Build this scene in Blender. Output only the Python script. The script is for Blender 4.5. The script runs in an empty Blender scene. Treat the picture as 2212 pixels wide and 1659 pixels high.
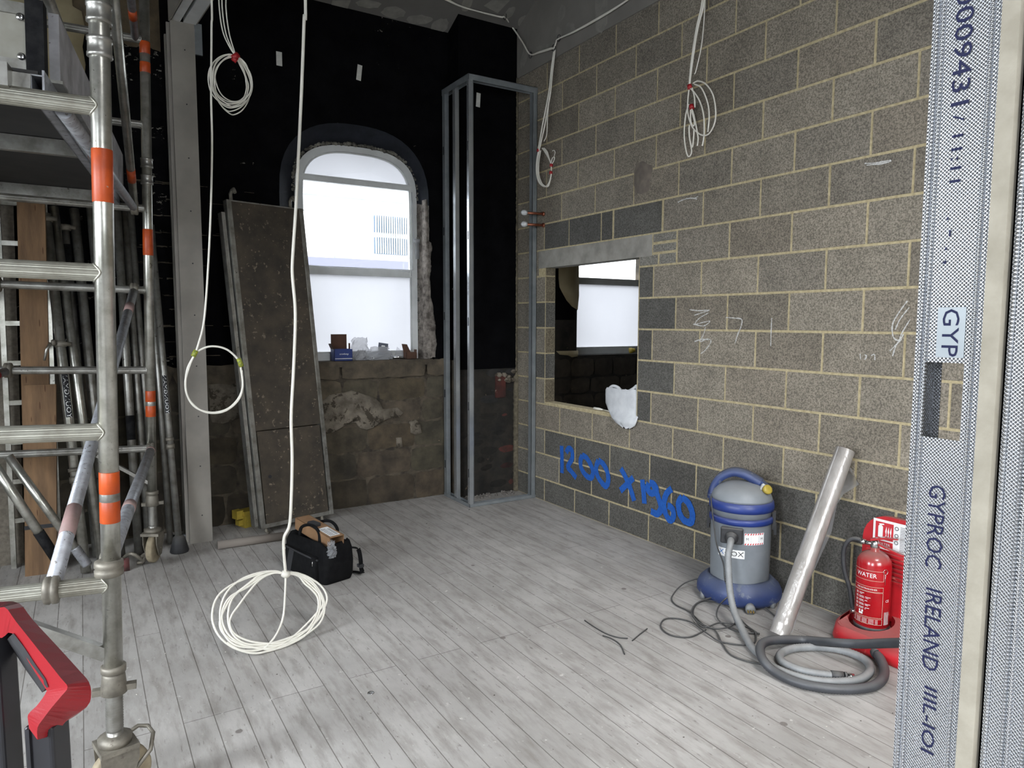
import bpy, math, random
from mathutils import Vector, Matrix
random.seed(7)
PI = math.pi
scn = bpy.context.scene
COL = scn.collection

# ------------------------------------------------------------------ camera
CAM = Vector((-3.4767, -5.5417, 1.598))
R_ = Vector((0.851180, -0.524857, 0.002717)); F_ = Vector((0.522802, 0.847788, -0.088511))
_y, _p, _r = -0.552610702, -0.088626278, 0.00272745847
f = Vector((-math.sin(_y)*math.cos(_p), math.cos(_y)*math.cos(_p), math.sin(_p)))
r = Vector((math.cos(_y), math.sin(_y), 0)); u = r.cross(f)
R_ = r*math.cos(_r)+u*math.sin(_r); U_ = -r*math.sin(_r)+u*math.cos(_r); F_ = f
FPX = 1507.747
cd = bpy.data.cameras.new('camera'); cam = bpy.data.objects.new('camera', cd); COL.objects.link(cam)
cd.sensor_width = 36; cd.lens = FPX/2212*36; cd.clip_start = .05
cam.matrix_world = Matrix(((R_.x, U_.x, -F_.x, CAM.x), (R_.y, U_.y, -F_.y, CAM.y), (R_.z, U_.z, -F_.z, CAM.z), (0, 0, 0, 1)))
scn.camera = cam

# ------------------------------------------------------------------ world, lights, exposure
W = bpy.data.worlds.new('world'); scn.world = W; W.use_nodes = True
bg = W.node_tree.nodes['Background']; bg.inputs[0].default_value = (.86, .93, 1, 1); bg.inputs[1].default_value = 8.0
vs = scn.view_settings; vs.view_transform = 'Standard'; vs.look = 'None'; vs.gamma = 1; vs.use_curve_mapping = False
vs.exposure = 0.0
def area(name, loc, to, sx, sy, energy, col):
    l = bpy.data.lights.new(name, 'AREA'); l.shape = 'RECTANGLE'; l.size = sx; l.size_y = sy; l.energy = energy; l.color = col
    o = bpy.data.objects.new(name, l); COL.objects.link(o); o.location = loc
    o.rotation_euler = (Vector(to)-Vector(loc)).to_track_quat('-Z', 'Y').to_euler(); return o
# daylight through the two unseen windows of the left wall and the one behind the camera
area('window_daylight', (-6.35, -3.1, 2.1), (-3.3, -2.7, 0), 1.0, 1.3, 52, (.86, .93, 1)).data.spread = 1.75
area('window_daylight', (-6.35, -5.9, 2.1), (-3.0, -4.4, 0), 1.2, 1.4, 62, (.86, .92, 1)).data.spread = 1.75
area('window_daylight', (-2.6, -8.35, 2.5), (-1.4, -5.0, 0), 2.2, 1.4, 38, (.98, .98, .97)).data.spread = 1.5
area('overhead_fill', (-2.0, -6.2, 4.75), (-1.2, -3.2, 0), 1.6, 1.0, 30, (.97, .98, 1)).data.spread = 1.2  # added fill lamp under the unbroken ceiling, brightens the near floor from above
area('window_daylight', (1.5, .12, 2.1), (1.5, -3, 1.2), 1.0, 1.2, 10, (.86, .93, 1))

for _x, _y0, _w, _h, _z in ((-1.385, .46, .98, .66, 2.42), (1.42, .46, 1.05, .66, 2.42)):
    _o = area('sky_portal', (_x, _y0, _z), (_x, -3, _z), _w, _h, 1, (1, 1, 1)); _o.data.cycles.is_portal = True
# ------------------------------------------------------------------ pixel rays (measurements of the place)
def ray(x, y): return F_+R_*((x-1106)/FPX)-U_*((y-829.5)/FPX)
def onx(x, y, X=0.0): d = ray(x, y); return CAM+d*((X-CAM.x)/d.x)
def ony(x, y, Y=0.2): d = ray(x, y); return CAM+d*((Y-CAM.y)/d.y)
def onz(x, y, Z=0.0): d = ray(x, y); return CAM+d*((Z-CAM.z)/d.z)
def atd(x, y, d): return CAM+ray(x, y)*d

# ------------------------------------------------------------------ materials
MATS = {}
def lin(c): return tuple((v/255/12.92 if v/255 <= .04045 else ((v/255+.055)/1.055)**2.4) for v in c)
def mat(name, c1, c2=None, scale=8, rough=.6, metal=0, bump=0, bscale=60, detail=4, attr=False, lo=.35, hi=.65, spec=.5, dust=0, dustc=(.36, .34, .31), coat=0, stretch=None, flecks=None, rawc=False, spots=None, lowfreq=False):
    if name in MATS: return MATS[name]
    m = bpy.data.materials.new(name); m.use_nodes = True; MATS[name] = m
    nt = m.node_tree; N = nt.nodes; L = nt.links; b = N['Principled BSDF']
    b.inputs['Roughness'].default_value = rough; b.inputs['Metallic'].default_value = metal
    b.inputs['Specular IOR Level'].default_value = spec; b.inputs['Coat Weight'].default_value = coat
    tc = N.new('ShaderNodeTexCoord'); src = tc.outputs['Object']
    if stretch:
        mp = N.new('ShaderNodeMapping'); mp.inputs['Scale'].default_value = stretch; L.new(src, mp.inputs[0]); src = mp.outputs[0]
    def noise(s, d=4, rg=.6):
        n = N.new('ShaderNodeTexNoise'); n.inputs['Scale'].default_value = s; n.inputs['Detail'].default_value = d; n.inputs['Roughness'].default_value = rg
        L.new(src, n.inputs[0]); return n.outputs[0]
    def ramp(s, a, c):
        x = N.new('ShaderNodeMapRange'); x.inputs[1].default_value = a; x.inputs[2].default_value = c; L.new(s, x.inputs[0]); return x.outputs[0]
    def mix(fac, A, B, bl='MIX'):
        x = N.new('ShaderNodeMix'); x.data_type = 'RGBA'; x.blend_type = bl
        if isinstance(fac, float): x.inputs[0].default_value = fac
        else: L.new(fac, x.inputs[0])
        for i, q in ((6, A), (7, B)):
            if isinstance(q, tuple): x.inputs[i].default_value = (*q, 1)
            else: L.new(q, x.inputs[i])
        return x.outputs[2]
    col = c1 if c2 is None else mix(ramp(noise(scale, detail), lo, hi), c1, c2)
    if attr:
        a = N.new('ShaderNodeAttribute'); a.attribute_name = 'tone'
        col = mix(1.0, col, a.outputs['Color'], 'MULTIPLY')
    if lowfreq:
        x = N.new('ShaderNodeMapRange'); x.inputs[1].default_value = .3; x.inputs[2].default_value = .7; x.inputs[3].default_value = .84; x.inputs[4].default_value = 1.14; L.new(noise(5, 6, .6), x.inputs[0]); col = mix(1.0, col, x.outputs[0], 'MULTIPLY')
    if flecks:
        for (fs, th, fc, big, bth) in flecks:
            f1 = ramp(noise(fs, 5, .7), th, th+.03)
            if big:
                f2 = ramp(noise(big, 2), bth, bth+.06)
                mu = N.new('ShaderNodeMath'); mu.operation = 'MULTIPLY'; L.new(f1, mu.inputs[0]); L.new(f2, mu.inputs[1]); f1 = mu.outputs[0]
            col = mix(f1, col, fc)
    if spots:
        for (vs_, rad, sc) in spots:
            v = N.new('ShaderNodeTexVoronoi'); v.inputs['Scale'].default_value = vs_; L.new(src, v.inputs[0])
            col = mix(ramp(v.outputs['Distance'], rad, rad*.75), col, sc)
    if dust:
        g = N.new('ShaderNodeNewGeometry'); s = N.new('ShaderNodeSeparateXYZ'); L.new(g.outputs['Normal'], s.inputs[0])
        q = ramp(s.outputs[2], .2, .95); mu = N.new('ShaderNodeMath'); mu.operation = 'MULTIPLY'; mu.inputs[1].default_value = dust; L.new(q, mu.inputs[0])
        col = mix(mu.outputs[0], col, dustc)
    if isinstance(col, tuple): b.inputs['Base Color'].default_value = (*col, 1)
    else: L.new(col, b.inputs['Base Color'])
    if bump:
        bp = N.new('ShaderNodeBump'); bp.inputs['Strength'].default_value = 1; bp.inputs['Distance'].default_value = bump
        L.new(noise(bscale, 4, .65), bp.inputs['Height']); L.new(bp.outputs[0], b.inputs['Normal'])
    return m
alu = mat('dull_aluminium', (.60, .59, .54), (.36, .35, .30), 14, .30, .88, .0004, 40, flecks=[(60, .63, (.16, .15, .13), 7, .5)])
alu_dirty = mat('dirty_aluminium', (.40, .39, .36), (.22, .21, .185), 12, .38, .78, .0006, 60, flecks=[(40, .62, (.10, .09, .08), 6, .5)])
alu_blue = mat('chalky_aluminium', (.42, .43, .46), (.27, .27, .28), 16, .45, .6, .0006, 60, flecks=[(50, .6, (.15, .14, .13), 0, 0)])
ribbed = mat('ribbed_aluminium', (.44, .43, .37), (.27, .255, .21), 10, .42, .8)
orange = mat('orange_tape', lin((188, 76, 20)), lin((156, 60, 18)), 12, .45, flecks=[(35, .66, (.3, .28, .25), 9, .5)])
pinktape = mat('faded_red_tape', lin((158, 128, 124)), lin((140, 118, 112)), 20, .6)
blacktape = mat('black_tape', (.006, .006, .007), (.016, .016, .016), 30, .75, bump=.001, spec=.12)
steel = mat('galvanised_steel', (.50, .52, .53), (.40, .42, .44), 5, .27, .72)
steel_dk = mat('dull_galvanised_steel', (.30, .32, .33), (.22, .24, .25), 8, .4, .5)
plywood = mat('phenolic_plywood', lin((74, 65, 53)), lin((48, 43, 36)), 7, .8, bump=.0008, detail=8, lo=.3, hi=.7, flecks=[(26, .60, lin((112, 101, 86)), 4, .45), (70, .66, lin((138, 128, 112)), 6, .5), (40, .66, lin((38, 35, 32)), 0, 0)], spots=[(16, .12, lin((104, 92, 78)))])
deckdark = mat('dark_deck_underside', lin((48, 46, 44)), lin((38, 37, 36)), 9, .8)
timber = mat('scaffold_timber', lin((134, 104, 74)), lin((104, 80, 57)), 3, .8, stretch=(6, 6, .7), bump=.001, bscale=30, spots=[(5, .11, lin((84, 56, 34)))])
chip = mat('grey_sheet', lin((128, 120, 108)), lin((104, 97, 86)), 40, .85, bump=.001)
cream = mat('cream_plaster', lin((176, 164, 134)), lin((150, 137, 106)), 3, .85, bump=.002, bscale=20, flecks=[(9, .66, lin((92, 74, 50)), 2, .5)])
plast = mat('plasterboard_grey', lin((140, 134, 126)), lin((128, 123, 116)), 4, .9)
plastc = mat('ceiling_board', lin((104, 101, 97)), lin((96, 93, 89)), 3, .9)
filler = mat('joint_filler', lin((134, 131, 124)), lin((118, 115, 109)), 12, .9)
boardedge = mat('board_edge', lin((160, 153, 138)), lin((144, 137, 122)), 30, .9, bump=.0004, bscale=180)
white_pl = mat('white_upvc', (.62, .63, .62), (.52, .53, .52), 5, .35)
cable_w = mat('white_cable', (.76, .73, .65), (.68, .65, .57), 8, .45)
redtape = mat('red_tape', (.42, .015, .02), (.34, .01, .015), 40, .45)
ygtape = mat('yellow_green_tape', (.42, .40, .03), (.10, .16, .04), 120, .5)
blackrub = mat('black_rubber', (.018, .018, .02), (.03, .03, .032), 20, .6, dust=.25)
greyhose = mat('grey_hose_plastic', (.22, .23, .235), (.17, .175, .18), 20, .5, dust=.35)
darkhose = mat('dark_hose_plastic', (.045, .048, .055), (.035, .037, .042), 20, .5, dust=.5, dustc=(.16, .155, .15))
cable_b = mat('black_cable', (.02, .02, .021), (.035, .034, .033), 20, .55, dust=.45, dustc=(.16, .155, .145))
vacgrey = mat('vacuum_grey', lin((124, 129, 134)), lin((112, 117, 122)), 6, .42, dust=.25)
vacblue = mat('vacuum_blue', lin((46, 62, 108)), lin((40, 54, 96)), 9, .5, dust=.6, dustc=(.13, .145, .18), flecks=[(14, .58, lin((84, 92, 112)), 0, 0)])
vacblue2 = mat('vacuum_blue_clean', lin((34, 54, 120)), lin((30, 48, 108)), 9, .4, dust=.15)
yellow = mat('yellow_plastic', (.42, .31, .045), (.32, .24, .035), 20, .45)
red = mat('extinguisher_red', lin((168, 16, 26)), lin((150, 12, 22)), 10, .25, coat=.4, dust=.7, dustc=(.22, .16, .14))
redpl = mat('stand_red', lin((182, 30, 38)), lin((160, 26, 34)), 9, .45, dust=.55, dustc=(.26, .17, .15), flecks=[(20, .64, lin((184, 92, 84)), 0, 0)])
redhandle = mat('handle_red', lin((152, 27, 35)), lin((138, 23, 31)), 6, .38, dust=.95, dustc=(.085, .016, .02), bump=.0002, bscale=300)
chrome = mat('chrome', (.6, .6, .6), None, 1, .2, 1)
whitemark = mat('white_print', (.75, .75, .74), None)
blackmark = mat('black_print', (.01, .01, .012), None)
navymark = mat('navy_print', (.012, .014, .05), None, rough=.6, spec=.2)
bluemark = mat('blue_print', (.04, .16, .45), None)
redmark = mat('red_print', (.5, .02, .03), None)
spray = mat('blue_spray_paint', lin((24, 92, 178)), lin((16, 78, 160)), 60, .8, bump=.003, bscale=120, flecks=[(160, .62, lin((44, 70, 110)), 0, 0)])
copper = mat('copper', (.42, .16, .09), (.3, .1, .06), 20, .4, .8)
nylon = mat('black_nylon', (.004, .004, .0045), (.008, .008, .0085), 30, .9, spec=.15, bump=.001, bscale=200)
nylon2 = mat('charcoal_nylon', (.022, .022, .024), None, rough=.7)
card = mat('cardboard', lin((146, 112, 80)), lin((130, 98, 68)), 10, .85)
card_dk = mat('brown_cardboard', lin((84, 58, 44)), lin((70, 48, 36)), 10, .85)
bluebox = mat('blue_box_card', lin((22, 44, 104)), None, rough=.5)
poly = None
dustpile = mat('dust_debris', (.20, .18, .16), (.12, .11, .10), 40, .95, bump=.004)
brickm = mat('old_red_brick', lin((84, 42, 34)), lin((50, 32, 28)), 8, .9, bump=.003, bscale=30, flecks=[(18, .62, lin((150, 130, 118)), 5, .5)], attr=True)
rubble = mat('dark_rubble', lin((44, 40, 34)), lin((24, 22, 20)), 7, .95, bump=.008, bscale=14, flecks=[(14, .64, lin((104, 90, 74)), 4, .5)], attr=True)
stone = mat('brown_stone', lin((92, 82, 68)), lin((58, 52, 43)), 6, .92, bump=.006, bscale=16, detail=6, attr=True, flecks=[(30, .68, lin((146, 128, 104)), 5, .5)])
stonemortar = mat('old_mortar', lin((90, 81, 68)), lin((48, 43, 36)), 9, .95, bump=.006, bscale=24)
plaster = mat('old_plaster', lin((128, 119, 106)), lin((84, 77, 66)), 9, .92, bump=.004, bscale=20, detail=8, flecks=[(14, .55, lin((64, 57, 46)), 0, 0)])
rough_pl = mat('rough_plaster', lin((140, 132, 124)), lin((70, 64, 58)), 18, .95, bump=.010, bscale=34, detail=8)
ringpaint = mat('dark_blue_paint', (.016, .018, .024), (.010, .0115, .015), 9, .8, spec=.2, bump=.003, bscale=22, flecks=[(40, .70, (.3, .28, .25), 5, .55)])
black = mat('black_wall_paint', (.0022, .0022, .0025), (.0045, .0045, .005), 5, .9, spec=.03, bump=.003, bscale=14,
            flecks=[(22, .66, (.26, .24, .21), 2.2, .62), (60, .73, (.2, .19, .17), 3.5, .56)])
blackscuff = mat('black_wall_paint_scuffed', (.0025, .0025, .003), (.006, .006, .0065), 5, .9, spec=.03, bump=.003, bscale=14,
            flecks=[(26, .585, (.24, .22, .19), 2.6, .52)], stretch=(1, 1, 1.8))
foam = mat('expanding_foam', (.24, .23, .19), (.05, .045, .04), 14, .9, bump=.01)
paper = mat('white_paper', (.55, .54, .50), (.45, .44, .4), 30, .8)
block = mat('concrete_block', (.68, .655, .61), (.28, .27, .245), 130, .93, bump=.0035, bscale=150, detail=3, attr=True, lo=.38, hi=.62, flecks=[(230, .66, (.06, .058, .052), 0, 0)], lowfreq=True)
mortar = mat('sandy_mortar', lin((186, 172, 138)), lin((156, 143, 110)), 40, .95, bump=.003, bscale=60)
lintelm = mat('concrete_lintel', lin((150, 146, 138)), lin((124, 121, 114)), 7, .9, bump=.001, flecks=[(60, .68, (.08, .075, .07), 0, 0)])
bronze = mat('pale_masonry', (.8, .8, .78), (.7, .7, .68), 1, .9)
glassblue = mat('dark_blue_glazing', (.03, .09, .17), None, rough=.3)
castor_w = mat('castor_tyre', lin((160, 148, 124)), lin((124, 112, 92)), 14, .8)
castmetal = mat('castor_bracket', lin((140, 134, 122)), lin((104, 99, 90)), 14, .55, .5, flecks=[(30, .62, (.13, .11, .09), 0, 0)])

def special():
    # mesh-embossed stud
    m = bpy.data.materials.new('knurled_galvanised_steel'); m.use_nodes = True; nt = m.node_tree; N = nt.nodes; L = nt.links
    b = N['Principled BSDF']; b.inputs['Metallic'].default_value = .85; b.inputs['Roughness'].default_value = .26; b.inputs['Base Color'].default_value = (.62, .635, .66, 1)
    tc = N.new('ShaderNodeTexCoord'); s = N.new('ShaderNodeSeparateXYZ'); L.new(tc.outputs['Object'], s.inputs[0])
    def M(op, a, c=None):
        x = N.new('ShaderNodeMath'); x.operation = op
        for i, q in enumerate((a, c)):
            if q is None: continue
            if isinstance(q, (int, float)): x.inputs[i].default_value = q
            else: L.new(q, x.inputs[i])
        return x.outputs[0]
    h = M('ADD', s.outputs[0], s.outputs[1])
    k = 2*PI/.0031
    a1 = M('SINE', M('MULTIPLY', M('ADD', h, s.outputs[2]), k)); a2 = M('SINE', M('MULTIPLY', M('SUBTRACT', h, s.outputs[2]), k))
    p = M('MULTIPLY', M('ADD', a1, 1.0), M('ADD', a2, 1.0)); p = M('POWER', p, 1.3)
    bp = N.new('ShaderNodeBump'); bp.inputs['Distance'].default_value = .00035; bp.inputs['Strength'].default_value = 1; L.new(p, bp.inputs['Height']); L.new(bp.outputs[0], b.inputs['Normal'])
    MATS['knurl'] = m
    # painted timber floor
    m = bpy.data.materials.new('dusty_painted_floorboards'); m.use_nodes = True; nt = m.node_tree; N = nt.nodes; L = nt.links
    b = N['Principled BSDF']; b.inputs['Roughness'].default_value = .62
    tc = N.new('ShaderNodeTexCoord'); mp = N.new('ShaderNodeMapping'); mp.inputs['Rotation'].default_value = (0, 0, PI/2); mp.inputs['Location'].default_value = (0, -3.584+.113*40, 0)
    L.new(tc.outputs['Object'], mp.inputs[0])
    br = N.new('ShaderNodeTexBrick'); br.inputs['Scale'].default_value = 1; br.inputs['Brick Width'].default_value = 2.6; br.inputs['Row Height'].default_value = .113
    br.inputs['Mortar Size'].default_value = .0019; br.inputs['Mortar Smooth'].default_value = .3; br.offset = .37; br.offset_frequency = 3
    br.inputs['Color1'].default_value = (1, 1, 1, 1); br.inputs['Color2'].default_value = (.90, .90, .90, 1); br.inputs['Mortar'].default_value = (.42, .40, .38, 1)
    L.new(mp.outputs[0], br.inputs[0])
    def noise(s, d=5, sc=None):
        n = N.new('ShaderNodeTexNoise'); n.inputs['Scale'].default_value = s; n.inputs['Detail'].default_value = d; n.inputs['Roughness'].default_value = .62
        if sc:
            q = N.new('ShaderNodeMapping'); q.inputs['Scale'].default_value = sc; L.new(tc.outputs['Object'], q.inputs[0]); L.new(q.outputs[0], n.inputs[0])
        else: L.new(tc.outputs['Object'], n.inputs[0])
        return n.outputs[0]
    def ramp(s, a, c):
        x = N.new('ShaderNodeMapRange'); x.inputs[1].default_value = a; x.inputs[2].default_value = c; L.new(s, x.inputs[0]); return x.outputs[0]
    def mix(fac, A, B, bl='MIX'):
        x = N.new('ShaderNodeMix'); x.data_type = 'RGBA'; x.blend_type = bl
        if isinstance(fac, float): x.inputs[0].default_value = fac
        else: L.new(fac, x.inputs[0])
        for i, q in ((6, A), (7, B)):
            if isinstance(q, tuple): x.inputs[i].default_value = (*q, 1)
            else: L.new(q, x.inputs[i])
        return x.outputs[2]
    c = mix(ramp(noise(1.6), .35, .65), lin((180, 176, 171)), lin((158, 154, 149)))
    c = mix(ramp(noise(7, 6, (3, .6, 1)), .46, .80), c, lin((128, 122, 115)))
    c = mix(1.0, c, br.outputs['Color'], 'MULTIPLY')
    v = N.new('ShaderNodeTexVoronoi'); v.inputs['Scale'].default_value = 2.7; L.new(tc.outputs['Object'], v.inputs[0])
    c = mix(ramp(v.outputs['Distance'], .045, .035), c, lin((116, 110, 105)))
    c = mix(ramp(noise(45, 3), .71, .74), c, lin((88, 78, 70)))
    c = mix(ramp(noise(24, 8), .64, .72), c, lin((198, 194, 188)))
    c = mix(ramp(noise(60, 6, (1, .22, 1)), .60, .72), c, lin((120, 115, 109)))
    L.new(c, b.inputs['Base Color'])
    bp = N.new('ShaderNodeBump'); bp.inputs['Distance'].default_value = .002; L.new(br.outputs['Fac'], bp.inputs['Height']); bp.invert = True
    bp2 = N.new('ShaderNodeBump'); bp2.inputs['Distance'].default_value = .0015; L.new(noise(30, 6, (1, .4, 1)), bp2.inputs['Height']); L.new(bp.outputs[0], bp2.inputs['Normal'])
    L.new(bp2.outputs[0], b.inputs['Normal']); MATS['floor'] = m
    # translucent protective film on the sashes
    for nm, colr, cr in (('milky_window_film', (.36, .352, .365), .0), ('clear_polythene', (.7, .7, .72), .6), ('glass', (1, 1, 1), 1)):
        m = bpy.data.materials.new(nm); m.use_nodes = True; nt = m.node_tree; N = nt.nodes; L = nt.links
        for n in list(N): N.remove(n)
        o = N.new('ShaderNodeOutputMaterial')
        if nm == 'milky_window_film':
            t = N.new('ShaderNodeBsdfTranslucent'); d = N.new('ShaderNodeBsdfDiffuse'); d.inputs[0].default_value = (.5, .5, .52, 1)
            tc = N.new('ShaderNodeTexCoord'); n = N.new('ShaderNodeTexNoise'); n.inputs['Scale'].default_value = 2.2; L.new(tc.outputs['Object'], n.inputs[0])
            rr = N.new('ShaderNodeMapRange'); rr.inputs[3].default_value = .9; rr.inputs[4].default_value = 1.08; L.new(n.outputs[0], rr.inputs[0])
            mm = N.new('ShaderNodeMix'); mm.data_type = 'RGBA'; mm.blend_type = 'MULTIPLY'; mm.inputs[0].default_value = 1; mm.inputs[6].default_value = (*colr, 1); L.new(rr.outputs[0], mm.inputs[7])
            L.new(mm.outputs[2], t.inputs[0]); a = N.new('ShaderNodeMixShader'); a.inputs[0].default_value = .35; L.new(t.outputs[0], a.inputs[1]); L.new(d.outputs[0], a.inputs[2])
            L.new(a.outputs[0], o.inputs[0])
        elif nm == 'clear_polythene':
            t = N.new('ShaderNodeBsdfTransparent'); g = N.new('ShaderNodeBsdfPrincipled'); g.inputs['Base Color'].default_value = (.55, .56, .58, 1); g.inputs['Roughness'].default_value = .22
            tl = N.new('ShaderNodeBsdfTranslucent'); tl.inputs[0].default_value = (.6, .6, .62, 1)
            a0 = N.new('ShaderNodeMixShader'); a0.inputs[0].default_value = .4; L.new(g.outputs[0], a0.inputs[1]); L.new(tl.outputs[0], a0.inputs[2])
            a = N.new('ShaderNodeMixShader'); a.inputs[0].default_value = .45; L.new(t.outputs[0], a.inputs[1]); L.new(a0.outputs[0], a.inputs[2]); L.new(a.outputs[0], o.inputs[0])
        else:
            t = N.new('ShaderNodeBsdfTransparent'); g = N.new('ShaderNodeBsdfGlossy'); g.inputs['Roughness'].default_value = .03
            a = N.new('ShaderNodeMixShader'); a.inputs[0].default_value = .06; L.new(t.outputs[0], a.inputs[1]); L.new(g.outputs[0], a.inputs[2]); L.new(a.outputs[0], o.inputs[0])
        MATS[nm] = m
special()
film = MATS['milky_window_film']; poly = MATS['clear_polythene']; glass = MATS['glass']; knurl = MATS['knurl']
bagplastic = mat('white_carrier_bag', (.62, .63, .64), (.50, .51, .53), 10, .45, bump=.004, bscale=18)
wrap = mat('polythene_roll', (.40, .375, .35), (.25, .23, .21), 9, .28, .25, bump=.004, bscale=22, coat=.5, stretch=(1, 1, .3), detail=6)

# ------------------------------------------------------------------ mesh builder
class MB:
    def __init__(s, M=None): s.v = []; s.f = []; s.mi = []; s.tone = []; s.sm = []; s.M = M; s.cur = 0; s.t = (1, 1, 1); s.smooth = False
    def add(s, vs, fs):
        o = len(s.v)
        for p in vs:
            p = Vector(p); s.v.append(s.M @ p if s.M else p)
        for q in fs: s.f.append([o+i for i in q]); s.mi.append(s.cur); s.tone.append(s.t); s.sm.append(s.smooth)
        return s
    def box(s, a, b, M=None):
        x0, y0, z0 = a; x1, y1, z1 = b
        vs = [(x, y, z) for z in (z0, z1) for y in (y0, y1) for x in (x0, x1)]
        if M: vs = [M @ Vector(p) for p in vs]
        return s.add(vs, [(0, 2, 3, 1), (4, 5, 7, 6), (0, 1, 5, 4), (2, 6, 7, 3), (0, 4, 6, 2), (1, 3, 7, 5)])
    def rbox(s, a, b, r, M=None, seg=3):      # box with rounded vertical edges and softened rims
        x0, y0, z0 = a; x1, y1, z1 = b; ring = []
        for cx, cy, a0 in ((x1-r, y1-r, 0), (x0+r, y1-r, PI/2), (x0+r, y0+r, PI), (x1-r, y0+r, 1.5*PI)):
            for i in range(seg+1): t = a0+PI/2*i/seg; ring.append((cx, cy, math.cos(t), math.sin(t)))
        rows = [(z0, .6), (z0+r*.4, 1), (z1-r*.4, 1), (z1, .6)]
        vs = [(cx+c*r*k, cy+sn*r*k, z) for z, k in rows for cx, cy, c, sn in ring]
        if M: vs = [M @ Vector(p) for p in vs]
        n = len(ring); fs = [(j*n+i, j*n+(i+1) % n, (j+1)*n+(i+1) % n, (j+1)*n+i) for j in range(3) for i in range(n)]
        fs += [tuple(range(n))[::-1], tuple(3*n+i for i in range(n))]
        return s.add(vs, fs)
    def beam(s, p, q, w, h, up=(0, 0, 1)):
        p = Vector(p); q = Vector(q); d = (q-p).normalized(); sd = d.cross(Vector(up))
        if sd.length < 1e-4: sd = d.cross(Vector((1, 0, 0)))
        sd.normalize(); n = sd.cross(d)
        vs = [c+sd*(a*w/2)+n*(b*h/2) for c in (p, q) for a, b in ((-1, -1), (1, -1), (1, 1), (-1, 1))]
        return s.add(vs, [(3, 2, 1, 0), (4, 5, 6, 7), (0, 1, 5, 4), (1, 2, 6, 5), (2, 3, 7, 6), (3, 0, 4, 7)])
    def sweep(s, pts, r, seg=10, caps=True, closed=False):
        pts = [Vector(p) for p in pts]; n = len(pts); rr = r if isinstance(r, (list, tuple)) else [r]*n
        t0 = (pts[1]-pts[0]).normalized(); a = t0.orthogonal().normalized(); vs = []
        for i in range(n):
            if closed: t = (pts[(i+1) % n]-pts[i-1])
            else: t = pts[min(i+1, n-1)]-pts[max(i-1, 0)]
            t.normalize(); a = (a-t*a.dot(t))
            if a.length < 1e-6: a = t.orthogonal()
            a.normalize(); b = t.cross(a)
            for k in range(seg): th = 2*PI*k/seg; vs.append(pts[i]+(a*math.cos(th)+b*math.sin(th))*rr[i])
        m = n if closed else n-1
        fs = [(i*seg+k, i*seg+(k+1) % seg, ((i+1) % n)*seg+(k+1) % seg, ((i+1) % n)*seg+k) for i in range(m) for k in range(seg)]
        sm = s.smooth; s.smooth = True; s.add(vs, fs)
        if caps and not closed:
            s.smooth = False; s.add([], []) ; o = len(s.v)-n*seg
            s.f.append([o+k for k in range(seg)][::-1]); s.mi.append(s.cur); s.tone.append(s.t); s.sm.append(False)
            s.f.append([o+(n-1)*seg+k for k in range(seg)]); s.mi.append(s.cur); s.tone.append(s.t); s.sm.append(False)
        s.smooth = sm; return s
    def tube(s, p, q, r, seg=16, caps=True): return s.sweep([p, q], r, seg, caps)
    def pipe(s, p, q, r, t=.004, seg=16):      # open-ended hollow tube
        p = Vector(p); q = Vector(q); d = (q-p).normalized(); a = d.orthogonal().normalized(); b = d.cross(a)
        rows = [(p, r), (q, r), (q, r-t), (p+d*.0, r-t)]
        vs = [c+(a*math.cos(2*PI*k/seg)+b*math.sin(2*PI*k/seg))*x for c, x in rows for k in range(seg)]
        fs = [(j*seg+k, j*seg+(k+1) % seg, ((j+1) % 4)*seg+(k+1) % seg, ((j+1) % 4)*seg+k) for j in range(4) for k in range(seg)]
        sm = s.smooth; s.smooth = True; s.add(vs, fs); s.smooth = sm; return s
    def lathe(s, prof, c=(0, 0, 0), seg=32, sx=1, sy=1, axis=None):
        c = Vector(c); vs = []
        Q = Matrix.Identity(3) if axis is None else Vector((0, 0, 1)).rotation_difference(Vector(axis)).to_matrix()
        for rr, z in prof:
            for k in range(seg): vs.append(c+Q @ Vector((rr*math.cos(2*PI*k/seg)*sx, rr*math.sin(2*PI*k/seg)*sy, z)))
        n = len(prof); fs = [(j*seg+k, j*seg+(k+1) % seg, (j+1)*seg+(k+1) % seg, (j+1)*seg+k) for j in range(n-1) for k in range(seg)]
        fs += [tuple(range(seg))[::-1], tuple((n-1)*seg+k for k in range(seg))]
        sm = s.smooth; s.smooth = True; s.add(vs, fs); s.smooth = sm; return s
    def prism(s, poly, d0, d1, fn):           # polygon (u,v) extruded between depths d0 and d1; fn(u,v,d)->point
        n = len(poly); vs = [fn(a, b, d0) for a, b in poly]+[fn(a, b, d1) for a, b in poly]
        fs = [tuple(range(n)), tuple(range(n, 2*n))[::-1]]+[(i, n+i, n+(i+1) % n, (i+1) % n) for i in range(n)]
        return s.add(vs, fs)
    def build(s, name, mats, parent=None, label=None, cat=None, group=None, kind=None, loc=None):
        if not isinstance(mats, (list, tuple)): mats = [mats]
        off = Vector((0, 0, 0)); root = parent
        while root is not None: off = off+root.location; root = root.parent
        if parent is None and kind != 'structure' and s.v:
            xs = [v.x for v in s.v]; ys = [v.y for v in s.v]; zs = [v.z for v in s.v]
            off = Vector(((min(xs)+max(xs))/2, (min(ys)+max(ys))/2, min(zs)))
        me = bpy.data.meshes.new(name); me.from_pydata([tuple(v-off) for v in s.v], [], s.f)
        for m in mats: me.materials.append(m)
        for p, i, sm in zip(me.polygons, s.mi, s.sm): p.material_index = i; p.use_smooth = sm
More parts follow.
